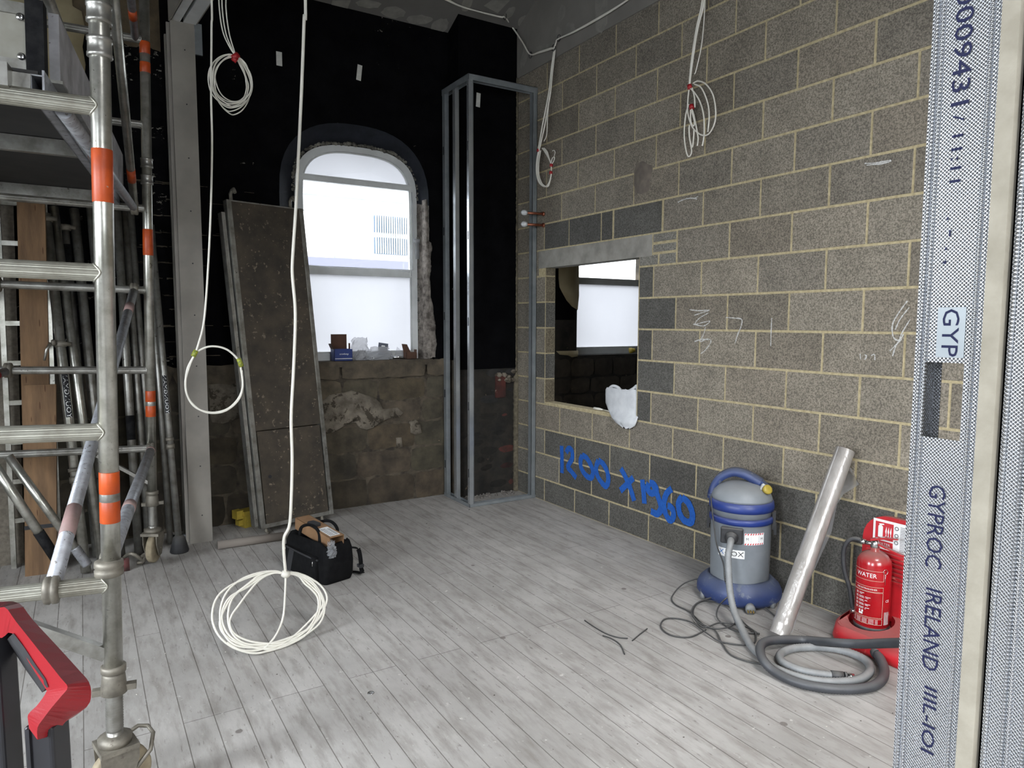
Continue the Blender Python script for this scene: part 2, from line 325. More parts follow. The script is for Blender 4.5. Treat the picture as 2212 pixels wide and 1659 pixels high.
        if any(t != (1, 1, 1) for t in s.tone):
            ca = me.color_attributes.new('tone', 'FLOAT_COLOR', 'CORNER')
            for p, t in zip(me.polygons, s.tone):
                for li in p.loop_indices: ca.data[li].color = (*t, 1)
        else:
            ca = me.color_attributes.new('tone', 'FLOAT_COLOR', 'CORNER')
            for d in ca.data: d.color = (1, 1, 1, 1)
        me.validate(); me.update()
        o = bpy.data.objects.new(name, me); COL.objects.link(o)
        if parent is not None: o.parent = parent
        else: o.location = off if kind != 'structure' else (0, 0, 0)
        tag(o, label, cat, group, kind); return o
def tag(o, label=None, cat=None, group=None, kind=None):
    if label: o['label'] = label
    if cat: o['category'] = cat
    if group: o['group'] = group
    if kind: o['kind'] = kind
def thing(name, label, cat, loc, group=None, kind=None):
    o = bpy.data.objects.new(name, None); COL.objects.link(o); o.location = loc; o.empty_display_size = .05
    tag(o, label, cat, group, kind); return o
def spline(P, n=8, closed=False):
    P = [Vector(p) for p in P]; out = []; m = len(P)
    rng = range(m) if closed else range(m-1)
    for i in rng:
        if closed: a, b, c, d = P[i-1], P[i], P[(i+1) % m], P[(i+2) % m]
        else: a, b, c, d = P[max(i-1, 0)], P[i], P[i+1], P[min(i+2, m-1)]
        for k in range(n):
            t = k/n; out.append(.5*((2*b)+(c-a)*t+(2*a-5*b+4*c-d)*t*t+(3*b-a-3*c+d)*t**3))
    if not closed: out.append(P[-1])
    return out
def text(mb, s, size, fn, cx=True, sx=1):
    cu = bpy.data.curves.new('t', 'FONT'); cu.body = s; cu.size = size; cu.resolution_u = 2
    if cx: cu.align_x = 'CENTER'; cu.align_y = 'CENTER'
    o = bpy.data.objects.new('t', cu); COL.objects.link(o); dg = bpy.context.evaluated_depsgraph_get(); dg.update()
    me = o.evaluated_get(dg).to_mesh(); vs = [fn(v.co.x*sx, v.co.y) for v in me.vertices]; fs = [tuple(p.vertices) for p in me.polygons]
    mb.add(vs, fs); bpy.data.objects.remove(o); bpy.data.curves.remove(cu)
def plane_fn(o, a, b): o = Vector(o); a = Vector(a); b = Vector(b); return lambda x, y: o+a*x+b*y

# ------------------------------------------------------------------ room shell
BY = .2                                    # back wall face
mb = MB(); mb.box((-6.6, -8.6, -.1), (3.6, 1.0, 0)); mb.build('floor', MATS['floor'], kind='structure')
def ceil_z(y): return 4.22-.44*y
# ceiling slopes up towards the camera then falls again behind it
mb = MB(); t = .06
for (ya, yb) in ((.5, -4.2), (-4.2, -8.6)):
    za, zb = (ceil_z(ya), ceil_z(yb)) if ya > 0 else (ceil_z(-4.2), 4.2)
    mb.add([(-6.6, ya, za), (3.6, ya, za), (3.6, yb, zb), (-6.6, yb, zb), (-6.6, ya, za+t), (3.6, ya, za+t), (3.6, yb, zb+t), (-6.6, yb, zb+t)],
           [(0, 1, 2, 3), (7, 6, 5, 4), (0, 4, 5, 1), (3, 2, 6, 7), (1, 5, 6, 2), (0, 3, 7, 4)])
ceiling = mb.build('ceiling', plastc, kind='structure')
def cp(x, y, h=-.002): return Vector((x, y, ceil_z(y)+h))
def on_ceiling(px, py):
    d = ray(px, py); k = (4.22-.44*CAM.y-CAM.z)/(d.z+.44*d.y); return CAM+d*k
def blob(mb, px, py, rx, ry, rot=0, n=18, jit=.12, surf=on_ceiling, off=(0, 0, -.002)):
    pts = []
    for i in range(n):
        a = 2*PI*i/n; k = 1+random.uniform(-jit, jit); x = rx*math.cos(a)*k; y = ry*math.sin(a)*k
        pts.append(surf(px+x*math.cos(rot)-y*math.sin(rot), py+x*math.sin(rot)+y*math.cos(rot))+Vector(off))
    mb.add(pts, [tuple(range(n))])
mb = MB()
for a in ((795, 8, 28, 9, .1), (850, 26, 26, 13, 0), (906, 42, 28, 10, 0), (950, 56, 22, 14, -.6), (1100, 28, 17, 8, -.9), (1128, 45, 14, 8, -1), (1010, 6, 10, 20, .5)): blob(mb, *a)
mb.add([on_ceiling(*q)+Vector((0, 0, -.0022)) for q in ((718, 0), (758, 0), (745, 32), (712, 24))], [(0, 1, 2, 3)])
mb.add([on_ceiling(*q)+Vector((0, 0, -.0022)) for q in ((1062, 0), (1102, 0), (1075, 28), (1045, 12))], [(0, 1, 2, 3)])
mb.build('filler_patch', filler, ceiling)

# ---- back wall with the arched window opening
def arch(cx, hw, zs, h, n=24, p=2.15):
    out = []
    for i in range(n+1):
        t = -1+2*i/n; t = math.sin(t*PI/2); out.append((cx+hw*t, zs+h*(max(0, 1-abs(t)**p))**(1/p)))
    return out
W1O = dict(cx=-1.45, hw=.645, zs=2.62, h=.60, p=2.5); W1F = dict(cx=-1.395, hw=.54, zs=2.66, h=.42, p=2.9)
SILL = 1.265; YF = .35
W2 = (.84, 1.98)
back = MB(); zt = 4.3
def wallseg(mb, x0, x1, z0, z1, y=BY):
    if x1 > x0 and z1 > z0: mb.add([(x0, y, z0), (x1, y, z0), (x1, y, z1), (x0, y, z1)], [(0, 1, 2, 3)])
ZL = 1.25
def rag(x): return ZL+.012*math.sin(x*23)+.010*math.sin(x*51+1)
def strips(mb, x0, x1, lofn, hifn, step=.05, y=BY):
    n = max(1, int((x1-x0)/step))
    for i in range(n):
        a = x0+(x1-x0)*i/n; b = x0+(x1-x0)*(i+1)/n
        mb.add([(a, y, lofn(a)), (b, y, lofn(b)), (b, y, hifn(b)), (a, y, hifn(a))], [(0, 1, 2, 3)])
RX = lambda x: 3.53+.014*math.sin(x*31)+.01*math.sin(x*77)
XL, XR = W1O['cx']-W1O['hw'], W1O['cx']+W1O['hw']
back.cur = 0
strips(back, -2.9, XL, rag, lambda x: zt)
strips(back, XR, -.6, rag, lambda x: zt)
ar = arch(**W1O)
for (xa, za), (xb, zb) in zip(ar, ar[1:]): back.add([(xa, BY, za), (xb, BY, zb), (xb, BY, zt), (xa, BY, zt)], [(0, 1, 2, 3)])
back.cur = 1; strips(back, -6.6, -2.9, rag, RX)
back.cur = 2; strips(back, -6.6, -2.9, RX, lambda x: zt)
back.cur = 3; wallseg(back, -6.6, XL, 0, 1.28, BY+.014); wallseg(back, XL, XR, 0, SILL-.02, BY+.014); wallseg(back, XR, -.5, 0, 1.28, BY+.014)
wall_back = back.build('wall_back', [black, blackscuff, mat('upper_rough_stone', lin((104, 90, 68)), lin((58, 49, 38)), 5, .95, bump=.012, bscale=9, detail=7, lo=.3, hi=.7), stonemortar], kind='structure')
# stones of the bare lower wall
mb = MB()
def stone_block(mb, x0, x1, z0, z1, y, d, tone, j=.012, m=None, sm=True):
    # a rock-faced block: jittered grid front
    nx = max(2, int((x1-x0)/.05)); nz = max(2, int((z1-z0)/.05)); vs = []
    for jz in range(nz+1):
        for i in range(nx+1):
            x = x0+(x1-x0)*i/nx; z = z0+(z1-z0)*jz/nz; e = (i in (0, nx)) or (jz in (0, nz))
            c = (i in (0, nx)) and (jz in (0, nz))
            x += random.uniform(-j, j)*.6; z += random.uniform(-j, j)*.6
            if c: x += (.012 if i == 0 else -.012); z += (.012 if jz == 0 else -.012)
            vs.append((x, y-(d*.72 if e else d+random.uniform(-j, j)*.7), z))
    fs = [(jz*(nx+1)+i, jz*(nx+1)+i+1, (jz+1)*(nx+1)+i+1, (jz+1)*(nx+1)+i) for jz in range(nz) for i in range(nx)]
    mb.t = tone; mb.smooth = sm; mb.add(vs, fs)
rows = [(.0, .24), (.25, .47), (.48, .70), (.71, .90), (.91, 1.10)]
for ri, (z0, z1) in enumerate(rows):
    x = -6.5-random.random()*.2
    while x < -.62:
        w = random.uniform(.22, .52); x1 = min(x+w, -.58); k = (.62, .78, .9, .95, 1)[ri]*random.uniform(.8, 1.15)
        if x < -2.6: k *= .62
        tn = random.uniform(.92, 1.06)
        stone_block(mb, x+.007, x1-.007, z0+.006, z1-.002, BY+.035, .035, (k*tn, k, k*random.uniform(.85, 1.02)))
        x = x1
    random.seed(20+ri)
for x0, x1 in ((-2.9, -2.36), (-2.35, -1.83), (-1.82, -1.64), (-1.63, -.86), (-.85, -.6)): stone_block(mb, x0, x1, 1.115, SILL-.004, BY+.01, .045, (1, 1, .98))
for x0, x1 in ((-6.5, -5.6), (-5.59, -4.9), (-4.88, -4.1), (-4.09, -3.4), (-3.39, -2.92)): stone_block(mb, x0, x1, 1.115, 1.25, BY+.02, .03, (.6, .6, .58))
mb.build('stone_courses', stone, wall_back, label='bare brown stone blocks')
# plaster remnants over the stones
mb = MB(); mb.smooth = True
def ppatch(mb, pts, off=.0, y=BY):
    P = [ony(a, b, y-off) for a, b in pts]; c = sum(P, Vector())/len(P); n = len(P)
    mb.add([p+Vector((0, .03, 0)) for p in P]+[c+(p-c)*.93-Vector((0, .004, 0)) for p in P]+[c-Vector((0, .008, 0))], [(i, (i+1) % n, n+(i+1) % n, n+i) for i in range(n)]+[(n+i, n+(i+1) % n, 2*n) for i in range(n)])
ppatch(mb, [(694, 868), (712, 852), (742, 848), (760, 842), (775, 846), (790, 852), (812, 858), (824, 870), (830, 884), (862, 880), (876, 892), (866, 902), (842, 905), (826, 912), (808, 926), (794, 930), (778, 926), (770, 914), (748, 916), (730, 928), (714, 938), (698, 936)], .012)
ppatch(mb, [(886, 912), (898, 905), (908, 915), (912, 936), (900, 940), (888, 936)], .012)
ppatch(mb, [(448, 822), (500, 815), (536, 830), (540, 880), (520, 905), (480, 918), (455, 915)], .012)
ppatch(mb, [(856, 946), (868, 944), (870, 966), (858, 968)], .012)
mb.build('plaster_remnant', plaster, wall_back, label='grey plaster still stuck to the stones')
mb = MB(); mb.smooth = True
ppatch(mb, [(-60, -60), (150, -60), (158, 8), (178, 20), (186, 60), (180, 100), (187, 140), (183, 180), (190, 215), (160, 240), (-60, 240)], .012)
mb.build('cream_plaster_patch', cream, wall_back, label='cream plaster above the black paint')
# thin pale mortar lines scratched in the black paint
mb = MB()
for i in range(90):
    x0 = random.uniform(-3.3, -2.0) if i % 2 else random.uniform(-3.25, -2.85); z = 1.33+.115*random.randint(0, 11)+random.uniform(-.01, .01)
    w = random.uniform(.04, .16); h = random.uniform(.001, .006)*(1.3 if x0 < -2.85 else .8); n = 5
    top = [(x0+w*k/n, BY-.0015, z+h*random.uniform(.3, 1)) for k in range(n+1)]; bot = [(x0+w*k/n, BY-.0015, z-h*random.uniform(.0, 1)) for k in range(n+1)][::-1]
    mb.add(top+bot, [tuple(range(2*(n+1)))])
mb.build('chipped_mortar_line', stonemortar, wall_back)
# reveal ring and rough jamb of the arch
fo = [(XL, SILL)]+arch(**W1O)+[(XR, SILL)]
FI = dict(W1F); FI['hw'] += .0
fi = [(W1F['cx']-W1F['hw'], SILL)]+arch(**W1F)+[(W1F['cx']+W1F['hw'], SILL)]
mb = MB(); mb.smooth = True; n = len(fo); K = 4
for i in range(n-1):
    right = i >= n-2 or (i > n*.82 and False)
    mb.cur = 1 if i == n-2 else 0
    segs = 16 if i in (0, n-2) else 1
    for s_ in range(segs):
        A = [(fo[i][0]+(fo[i+1][0]-fo[i][0])*q, fo[i][1]+(fo[i+1][1]-fo[i][1])*q) for q in (s_/segs, (s_+1)/segs)]
        B = [(fi[i][0]+(fi[i+1][0]-fi[i][0])*q, fi[i][1]+(fi[i+1][1]-fi[i][1])*q) for q in (s_/segs, (s_+1)/segs)]
        mb.add([(A[0][0], BY, A[0][1]), (A[1][0], BY, A[1][1]), (B[1][0], YF+.03, B[1][1]), (B[0][0], YF+.03, B[0][1])], [(0, 3, 2, 1)])
mb.build('window_reveal', [ringpaint, rough_pl], wall_back)
# broken plaster along the right jamb
mb = MB(); mb.smooth = True; rnd = random.Random(3); nz_ = 70; nx_ = 6; vs = []
for j in range(nz_+1):
    z = SILL+.01+(2.66-SILL)*j/nz_; wd = .014+.008*math.sin(z*9)+.005*math.sin(z*37)+rnd.uniform(0, .005)+max(0, min(.05, (1.9-z)*.1))-(.02 if z > 2.3 else 0)
    for i in range(nx_+1):
        t = i/nx_; x = XR-.045+(wd+.045)*t; vs.append((x, BY-.004-rnd.uniform(.0, .016)*(0 < i < nx_)+(.05*(1-t*3) if t < .34 else 0)+(.006 if i == nx_ else 0), z+rnd.uniform(-.006, .006)))
mb.add(vs, [(j*(nx_+1)+i, j*(nx_+1)+i+1, (j+1)*(nx_+1)+i+1, (j+1)*(nx_+1)+i) for j in range(nz_) for i in range(nx_)])
mb.build('broken_plaster', rough_pl, wall_back)
mb = MB(); mb.smooth = True
fr_o = arch(**W1F)
for i in range(260):
    k = random.random(); j = min(int(k*(len(fr_o)-1)), len(fr_o)-2); fq_ = random.random(); x, z = [fr_o[j][q]*(1-fq_)+fr_o[j+1][q]*fq_ for q in (0, 1)]; r_ = random.uniform(.005, .021)
    dx = x-W1F['cx']; mb.lathe([(r_*.4, -r_*.7), (r_, -r_*.2), (r_*.9, r_*.3), (r_*.3, r_*.7)], (x+dx*.03+random.uniform(-.012, .012), YF-.0+random.uniform(-.01, .012), z+.012+random.uniform(-.006, .010)), 8)
for i in range(36):
    z = random.uniform(1.5, 2.7); r_ = random.uniform(.008, .016)
    mb.lathe([(r_*.4, -r_*.7), (r_, 0), (r_*.3, r_*.7)], (W1F['cx']+W1F['hw']+.008, YF-.004, z), 8)
mb.build('expanding_foam', foam, wall_back)
mb = MB(); mb.box((XL-.02, BY-.02, SILL-.05), (XR+.02, YF+.1, SILL)); mb.build('window_sill', stone, wall_back)

# ---- sash windows
def window(name, label, cx, hw, zs, h, z0, y, arched=True, n=24):
    root = thing(name, label, None, (cx, y, z0), kind='structure')
    out = [(cx-hw, z0)]+arch(cx, hw, zs, h, n, 2.9)+[(cx+hw, z0)]
    inn = [(cx-hw+.055, z0+.06)]+arch(cx, hw-.055, zs-.01, h-.04, n, 2.9)+[(cx+hw-.055, z0+.06)]
    mb = MB(); m = len(out)
    for i in range(m):
        j = (i+1) % m
        for (a, b, ya, yb) in ((out, inn, y, y), (out, inn, y+.07, y+.07)):
            q = [(a[i][0], ya, a[i][1]), (a[j][0], ya, a[j][1]), (b[j][0], yb, b[j][1]), (b[i][0], yb, b[i][1])]; mb.add(q, [(0, 3, 2, 1)] if ya == y else [(0, 1, 2, 3)])
        mb.add([(inn[i][0], y, inn[i][1]), (inn[j][0], y, inn[j][1]), (inn[j][0], y+.07, inn[j][1]), (inn[i][0], y+.07, inn[i][1])], [(0, 3, 2, 1)])
        mb.add([(out[i][0], y, out[i][1]), (out[j][0], y, out[j][1]), (out[j][0], y+.07, out[j][1]), (out[i][0], y+.07, out[i][1])], [(0, 1, 2, 3)])
    # inner bead
    mb.smooth = True
    mb.sweep([(x, y+.012, z) for x, z in [(cx-hw+.062, z0+.066)]+arch(cx, hw-.063, zs-.012, h-.045, n, 2.9)+[(cx+hw-.062, z0+.066)]], .007, 6, closed=True)
    mb.build('window_frame', white_pl, root)
    xl, xr = cx-hw+.05, cx+hw-.05
    mb = MB(); mb.box((xl, y+.005, zs+.10), (xr, y+.05, zs+.15)); mb.box((xl, y-.004, zs+.135), (xr, y+.01, zs+.15)); mb.build('transom', white_pl, root)
    mr = 2.03
    mb = MB(); mb.box((xl, y+.01, mr-.035), (xr, y+.055, mr+.035)); mb.box((xl, y+.0, mr-.035), (xr, y+.02, mr-.02)); mb.build('meeting_rail', white_pl, root)
    mb = MB(); mb.box((xl, y+.012, z0+.055), (xr, y+.05, z0+.075)); mb.build('bottom_rail', white_pl, root)
    mb = MB(); mb.box((xl, y+.03, mr+.03), (xr, y+.034, zs+.11)); mb.build('upper_pane', glass, root)
    mb = MB(); nn = 10
    for i in range(nn):
        for j in range(nn):
            P = []
            for (a, b) in ((i, j), (i+1, j), (i+1, j+1), (i, j+1)):
                X = xl+(xr-xl)*a/nn; Z = z0+.05+(mr-.03-z0-.05)*b/nn; P.append((X, y+.028+.004*math.sin(7*X+3*Z)*math.sin(5*Z), Z))
            mb.smooth = True; mb.add(P, [(0, 1, 2, 3)])
    mb.build('lower_pane_film', film, root, label='milky protective film over the lower pane')
    top = arch(cx, hw-.05, zs-.005, h-.035, n, 2.9)
    mb = MB()
    pz = zs+.13
    P = [(x, z) for x, z in top if z > pz]
    P = [(P[0][0]-.004, pz)]+P+[(P[-1][0]+.004, pz)]
    c = (cx+.12, y+.03, pz+.10); k = len(P)
    mb.add([(a, y+.028+.030*abs(math.sin(i/k*4.4+.5)), b) for i, (a, b) in enumerate(P)]+[c], [(i, (i+1) % k, k) for i in range(k)])
    mb.build('arched_pane_film', film, root, label='creased film behind the arched pane')
    return root
w1 = window('window_1', 'arched white sash window with film over its lower pane', W1F['cx'], W1F['hw'], W1F['zs'], W1F['h'], SILL-.0, YF)
# peeling tape and film edge on the right of the glass
mb = MB(); mb.smooth = True
mb.sweep(spline([(-.905, YF-.006, 2.75), (-.90, YF-.012, 2.55), (-.895, YF-.01, 2.35), (-.91, YF-.015, 2.2), (-.90, YF-.008, 2.06)], 6), .004, 5)
mb.sweep(spline([(-1.86, YF-.004, 2.07), (-1.5, YF-.01, 2.05), (-1.2, YF-.008, 2.065), (-.93, YF-.006, 2.045)], 6), .004, 5)
mb.box((-.90, YF-.03, 2.30), (-.80, YF-.026, 2.34)); mb.box((-.88, YF-.02, 2.16), (-.84, YF-.017, 2.31))
mb.build('peeling_film_edge', poly, w1)
w2 = window('window_2', 'white sash window of the next room seen through the wall opening', 1.42, .57, 2.66, .41, 1.26, YF)

# ---- chimney breast
mb = MB(); bx0 = -.609
mb.cur = 0
n = 30
def seg(mb, fn, z0, z1, x0, x1, y): mb.add([(x0, y, z0), (x1, y, z0), (x1, y, z1), (x0, y, z1)], [(0, 1, 2, 3)])
seg(mb, None, 1.17, 4.3, bx0, 0, 0.0)
mb.add([(bx0, BY+.06, 1.25), (bx0, 0, 1.25), (bx0, 0, 4.3), (bx0, BY+.06, 4.3)], [(0, 1, 2, 3)])
mb.cur = 1
mb.add([(bx0, BY+.06, 0), (bx0, 0.02, 0), (bx0, 0, 1.25), (bx0, BY+.06, 1.25)], [(0, 1, 2, 3)])
mb.cur = 2; seg(mb, None, 0, 1.17, bx0, 0, .014)
wall_ch = mb.build('wall_chimney_breast', [black, stone, rubble], kind='structure', label='black painted chimney breast beside the block wall')
mb = MB(); z = .05; ri = 0
dk = (.5, .5, .5)
blackbrick = mat('soot_black_brick', (.012, .012, .012), (.025, .023, .021), 9, .9, bump=.003)
while z < 1.15:
    x = bx0+.01+(.06 if ri % 2 else 0)
    while x < -.03:
        w = .2 if ri % 3 else random.choice((.1, .2)); x1 = min(x+w, -.015)
        redz = x > -.27 and z < .86
        mb.cur = 0 if redz else (2 if z > .8 else 1); k = random.uniform(.35, 1.0)
        stone_block(mb, x+.006, x1-.006, z+.006, z+.074, .03, random.uniform(.004, .03), (k, k, k), .009, sm=False); x = x1
    z += .08; ri += 1
mb.build('exposed_brickwork', [brickm, rubble, blackbrick], wall_ch, label='broken red bricks and soot black rubble')
mb = MB(); mb.t = (.9, .8, .8); mb.box((-.235, -.012, .90), (-.135, .03, 1.12)); mb.build('fixing_batten', brickm, wall_ch, label='reddish batten fixed to the breast')
mb = MB(); mb.smooth = True
for k in range(12): 
    r_ = random.uniform(.02, .045); mb.lathe([(r_*.3, -r_*.6), (r_, 0), (r_*.4, r_*.6)], (random.uniform(-.22, -.03), .0, 1.08+random.uniform(-.03, .06)), 7)
mb.build('broken_plaster', plaster, wall_ch)
# ragged mortar fillet down the corner
mb = MB(); mb.smooth = True; pts = []
for i in range(260):
    z = i*3.8/259; pts.append((-.010-.003*random.random(), .001, z))
rad = [.007+.007*random.random()+(.018 if z_ < 1.1 else 0) for z_ in [p[2] for p in pts]]
mb.sweep(pts, rad, 7); mb.build('mortar_fillet', mat('dull_mortar', lin((112, 104, 86)), lin((78, 72, 60)), 30, .95, bump=.004, bscale=60), wall_ch)

# ---- block wall (440 x 215 blocks, 10 mm joints) with its own layout
def J(k): return 1.548+.225*k
OY0, OY1, OZ0, OZ1 = -.462, -1.66, .895, 2.065     # opening (far edge, near edge, sill, head)
wb = MB(); wt = .1
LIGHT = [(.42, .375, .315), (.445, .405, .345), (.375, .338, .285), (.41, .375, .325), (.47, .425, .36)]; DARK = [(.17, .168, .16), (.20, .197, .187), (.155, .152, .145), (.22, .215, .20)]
YE = -8.6
def blk(y0, y1, z0, z1, tone, dp=.004):
    g = .005; a, b = max(y0, y1)-g, min(y0, y1)+g; z0 += g; z1 -= g
    if a-b < .01 or z1-z0 < .01: return
    wb.cur = 0; wb.t = tone; e = .003; j = lambda: random.uniform(-.0012, .0012)
    F = [(-dp, a-e+j(), z0+e+j()), (-dp, b+e+j(), z0+e+j()), (-dp, b+e+j(), z1-e+j()), (-dp, a-e+j(), z1-e+j())]
    B = [(.004, a, z0), (.004, b, z0), (.004, b, z1), (.004, a, z1)]
    wb.add(F+B, [(0, 1, 2, 3), (4, 5, 1, 0), (5, 6, 2, 1), (6, 7, 3, 2), (7, 4, 0, 3)])
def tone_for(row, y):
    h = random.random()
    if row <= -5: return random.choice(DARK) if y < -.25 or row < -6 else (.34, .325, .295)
    k = random.uniform(.86, 1.06); return tuple(c*k for c in random.choice(LIGHT))
for row in range(-7, 12):
    z0, z1 = J(row), J(row+1)
    if row == -7: z0 = -.003
    off = 0 if row % 2 == 0 else .225
    joints = [0.0]; y = -2.04+off
    while y < -.45: y += .45
    if y > -.02: y -= .45
    while y > YE: joints.append(y); y -= .45
    joints.append(YE)
    for ya, yb in zip(joints, joints[1:]):
        tn = tone_for(row, ya)
        # rows cut by the opening and its lintel
        if row in (-3, -2, -1, 0, 1):
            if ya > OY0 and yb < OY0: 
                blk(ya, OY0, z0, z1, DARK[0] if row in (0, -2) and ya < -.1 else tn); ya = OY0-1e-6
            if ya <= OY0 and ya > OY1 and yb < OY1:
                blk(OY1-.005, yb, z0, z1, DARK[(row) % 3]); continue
            if ya <= OY0 and yb >= OY1: continue
            blk(ya, yb, z0, z1, tn)
        elif row == 2:
            if yb > -.36: blk(ya, yb, z0, z1, tn); continue
            if ya > -.36: blk(ya, -.36, z0, z1, tn); continue
            if yb < -2.04+.01 and ya > -2.04-.01 and ya > -1.99: continue
            if ya > -2.03: continue
            blk(ya, yb, z0, z1, tn)
        elif row == 3:
            if ya > -.44: blk(ya, max(yb, -.44), z0, z1, tn); continue
            if yb > -1.83: continue
            if ya > -1.9: ya = -1.9
            blk(ya, yb, z0, z1, tn)
        else: blk(ya, yb, z0, z1, tn)
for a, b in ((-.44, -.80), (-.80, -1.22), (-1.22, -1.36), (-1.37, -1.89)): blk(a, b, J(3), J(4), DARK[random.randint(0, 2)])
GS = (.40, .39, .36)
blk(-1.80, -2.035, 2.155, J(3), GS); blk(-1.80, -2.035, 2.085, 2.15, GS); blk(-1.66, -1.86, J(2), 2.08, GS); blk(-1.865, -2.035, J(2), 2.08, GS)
# mortar body behind the block faces
wb.cur = 1; wb.t = (1, 1, 1)
def body(y0, y1, z0, z1): wb.box((-.0008, min(y0, y1), z0), (wt, max(y0, y1), z1))
body(.2, OY0, 0, 4.6); body(OY0, OY1, 0, OZ0); body(OY0, OY1, OZ1+.01, 5.5); body(OY1, YE, 0, 7)
# reveal blocks on the far jamb: alternate tones
wb.cur = 0
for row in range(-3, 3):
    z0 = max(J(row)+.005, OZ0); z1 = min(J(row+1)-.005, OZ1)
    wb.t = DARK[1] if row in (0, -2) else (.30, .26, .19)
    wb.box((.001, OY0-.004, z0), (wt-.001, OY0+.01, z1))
wall_r = wb.build('wall_right', [block, mortar], kind='structure')
mb = MB(); mb.box((-.005, -1.795, 2.068), (wt+.005, -.355, 2.218)); mb.build('concrete_lintel', lintelm, wall_r, label='concrete lintel over the opening')
mb = MB(); mb.smooth = True
P = [onx(x, y, -.006) for x, y in ((1376, 352), (1390, 347), (1400, 354), (1409, 356), (1409, 375), (1403, 392), (1402, 412), (1394, 417), (1386, 421), (1374, 418), (1368, 400), (1369, 372), (1371, 360))]
c = sum(P, Vector())/len(P); n = len(P)
mb.add([p+Vector((.004, 0, 0)) for p in P]+[c+(p-c)*.9-Vector((.003, 0, 0)) for p in P]+[c+Vector((.0, 0, 0))], [(i, (i+1) % n, n+(i+1) % n, n+i) for i in range(n)]+[(n+i, n+(i+1) % n, 2*n) for i in range(n)])
mb.build('mortar_patch', mat('grey_mortar_patch', lin((116, 106, 96)), lin((96, 88, 80)), 14, .9, bump=.002), wall_r, label='hole filled with smooth grey mortar')
def stroke(mb, pts, w, X=-.0062, jit=.0, n=6, surf=None):
    surf = surf or (lambda a, b: onx(a, b, X))
    Q = spline([surf(a, b) for a, b in pts], n); vs = []
    for i, p in enumerate(Q):
        t = Q[min(i+1, len(Q)-1)]-Q[max(i-1, 0)]; nn = Vector((0, -t.z, t.y)).normalized()
        ww = w*(1+random.uniform(-jit, jit)); ox_ = Vector((-.00003*i, 0, 0)); vs += [p+nn*ww/2+ox_, p-nn*ww/2+ox_]
    mb.add(vs, [(2*i, 2*i+1, 2*i+3, 2*i+2) for i in range(len(Q)-1)])
# blue sprayed figures 1200 x 1960
mb = MB(); w = .050
for s_ in ([(1213, 963), (1214, 995), (1214, 1022)], [(1223, 978), (1228, 969), (1235, 973), (1236, 990), (1227, 1008), (1234, 1018), (1245, 1032)],
           [(1258, 984), (1254, 995), (1256, 1012), (1266, 1027), (1277, 1032), (1281, 1018), (1274, 1000), (1266, 988), (1258, 984)],
           [(1293, 995), (1288, 1008), (1290, 1026), (1298, 1040), (1308, 1050), (1314, 1040), (1312, 1020), (1303, 1002), (1293, 995)],
           [(1341, 1012), (1352, 1032), (1362, 1056), (1370, 1082)], [(1368, 1032), (1352, 1048), (1340, 1060)],
           [(1387, 1036), (1390, 1060), (1392, 1088)], [(1402, 1044), (1399, 1056), (1408, 1066), (1418, 1058), (1412, 1046), (1403, 1043)], [(1412, 1048), (1421, 1072), (1428, 1096), (1420, 1110), (1406, 1104)],
           [(1451, 1056), (1440, 1066), (1434, 1088), (1438, 1110), (1448, 1124), (1455, 1114), (1452, 1098), (1442, 1092)],
           [(1474, 1074), (1466, 1086), (1468, 1108), (1478, 1124), (1492, 1128), (1496, 1112), (1488, 1088), (1474, 1074)]): spi = globals().get('spi', 0)+1; stroke(mb, s_, w, X=-.0058-.0004*spi, jit=.08)
mb.build('spray_writing', spray, wall_r, label='blue sprayed figures 1200 x 1960')
chalkm = mat('chalk', (.62, .61, .58), (.34, .33, .31), 160, .95)
mb = MB(); w = .006
for s_ in ([(1490, 669), (1510, 671), (1532, 670), (1515, 676), (1500, 681)], [(1530, 676), (1510, 688), (1502, 700), (1520, 696), (1534, 694), (1520, 704), (1498, 700)], [(1524, 706), (1520, 722), (1512, 738), (1528, 732), (1536, 738), (1524, 756), (1514, 764)],
           [(1500, 738), (1516, 733), (1530, 734)], [(1568, 686), (1585, 687), (1602, 690), (1601, 705), (1594, 722), (1588, 742)], [(1667, 687), (1666, 710), (1665, 748)],
           [(1464, 437), (1480, 430), (1500, 428), (1508, 424)], [(1470, 434), (1488, 428), (1506, 430)], [(1868, 353), (1890, 352), (1912, 348), (1925, 347), (1910, 353), (1880, 356)], [(1872, 357), (1895, 354), (1920, 350)],
           [(1858, 764), (1859, 776)], [(1868, 766), (1872, 770), (1868, 777)], [(1882, 768), (1889, 766), (1890, 778)],
           [(1960, 650), (1940, 678), (1928, 702), (1930, 728), (1942, 735), (1952, 722)], [(1964, 664), (1944, 690), (1934, 712)], [(1966, 690), (1948, 720), (1940, 740), (1922, 758)], [(1948, 732), (1936, 746), (1928, 770)]): stroke(mb, s_, w, X=-.0065, jit=.5, n=8)
mb.build('chalk_marks', chalkm, wall_r, label='white chalk scribbles')
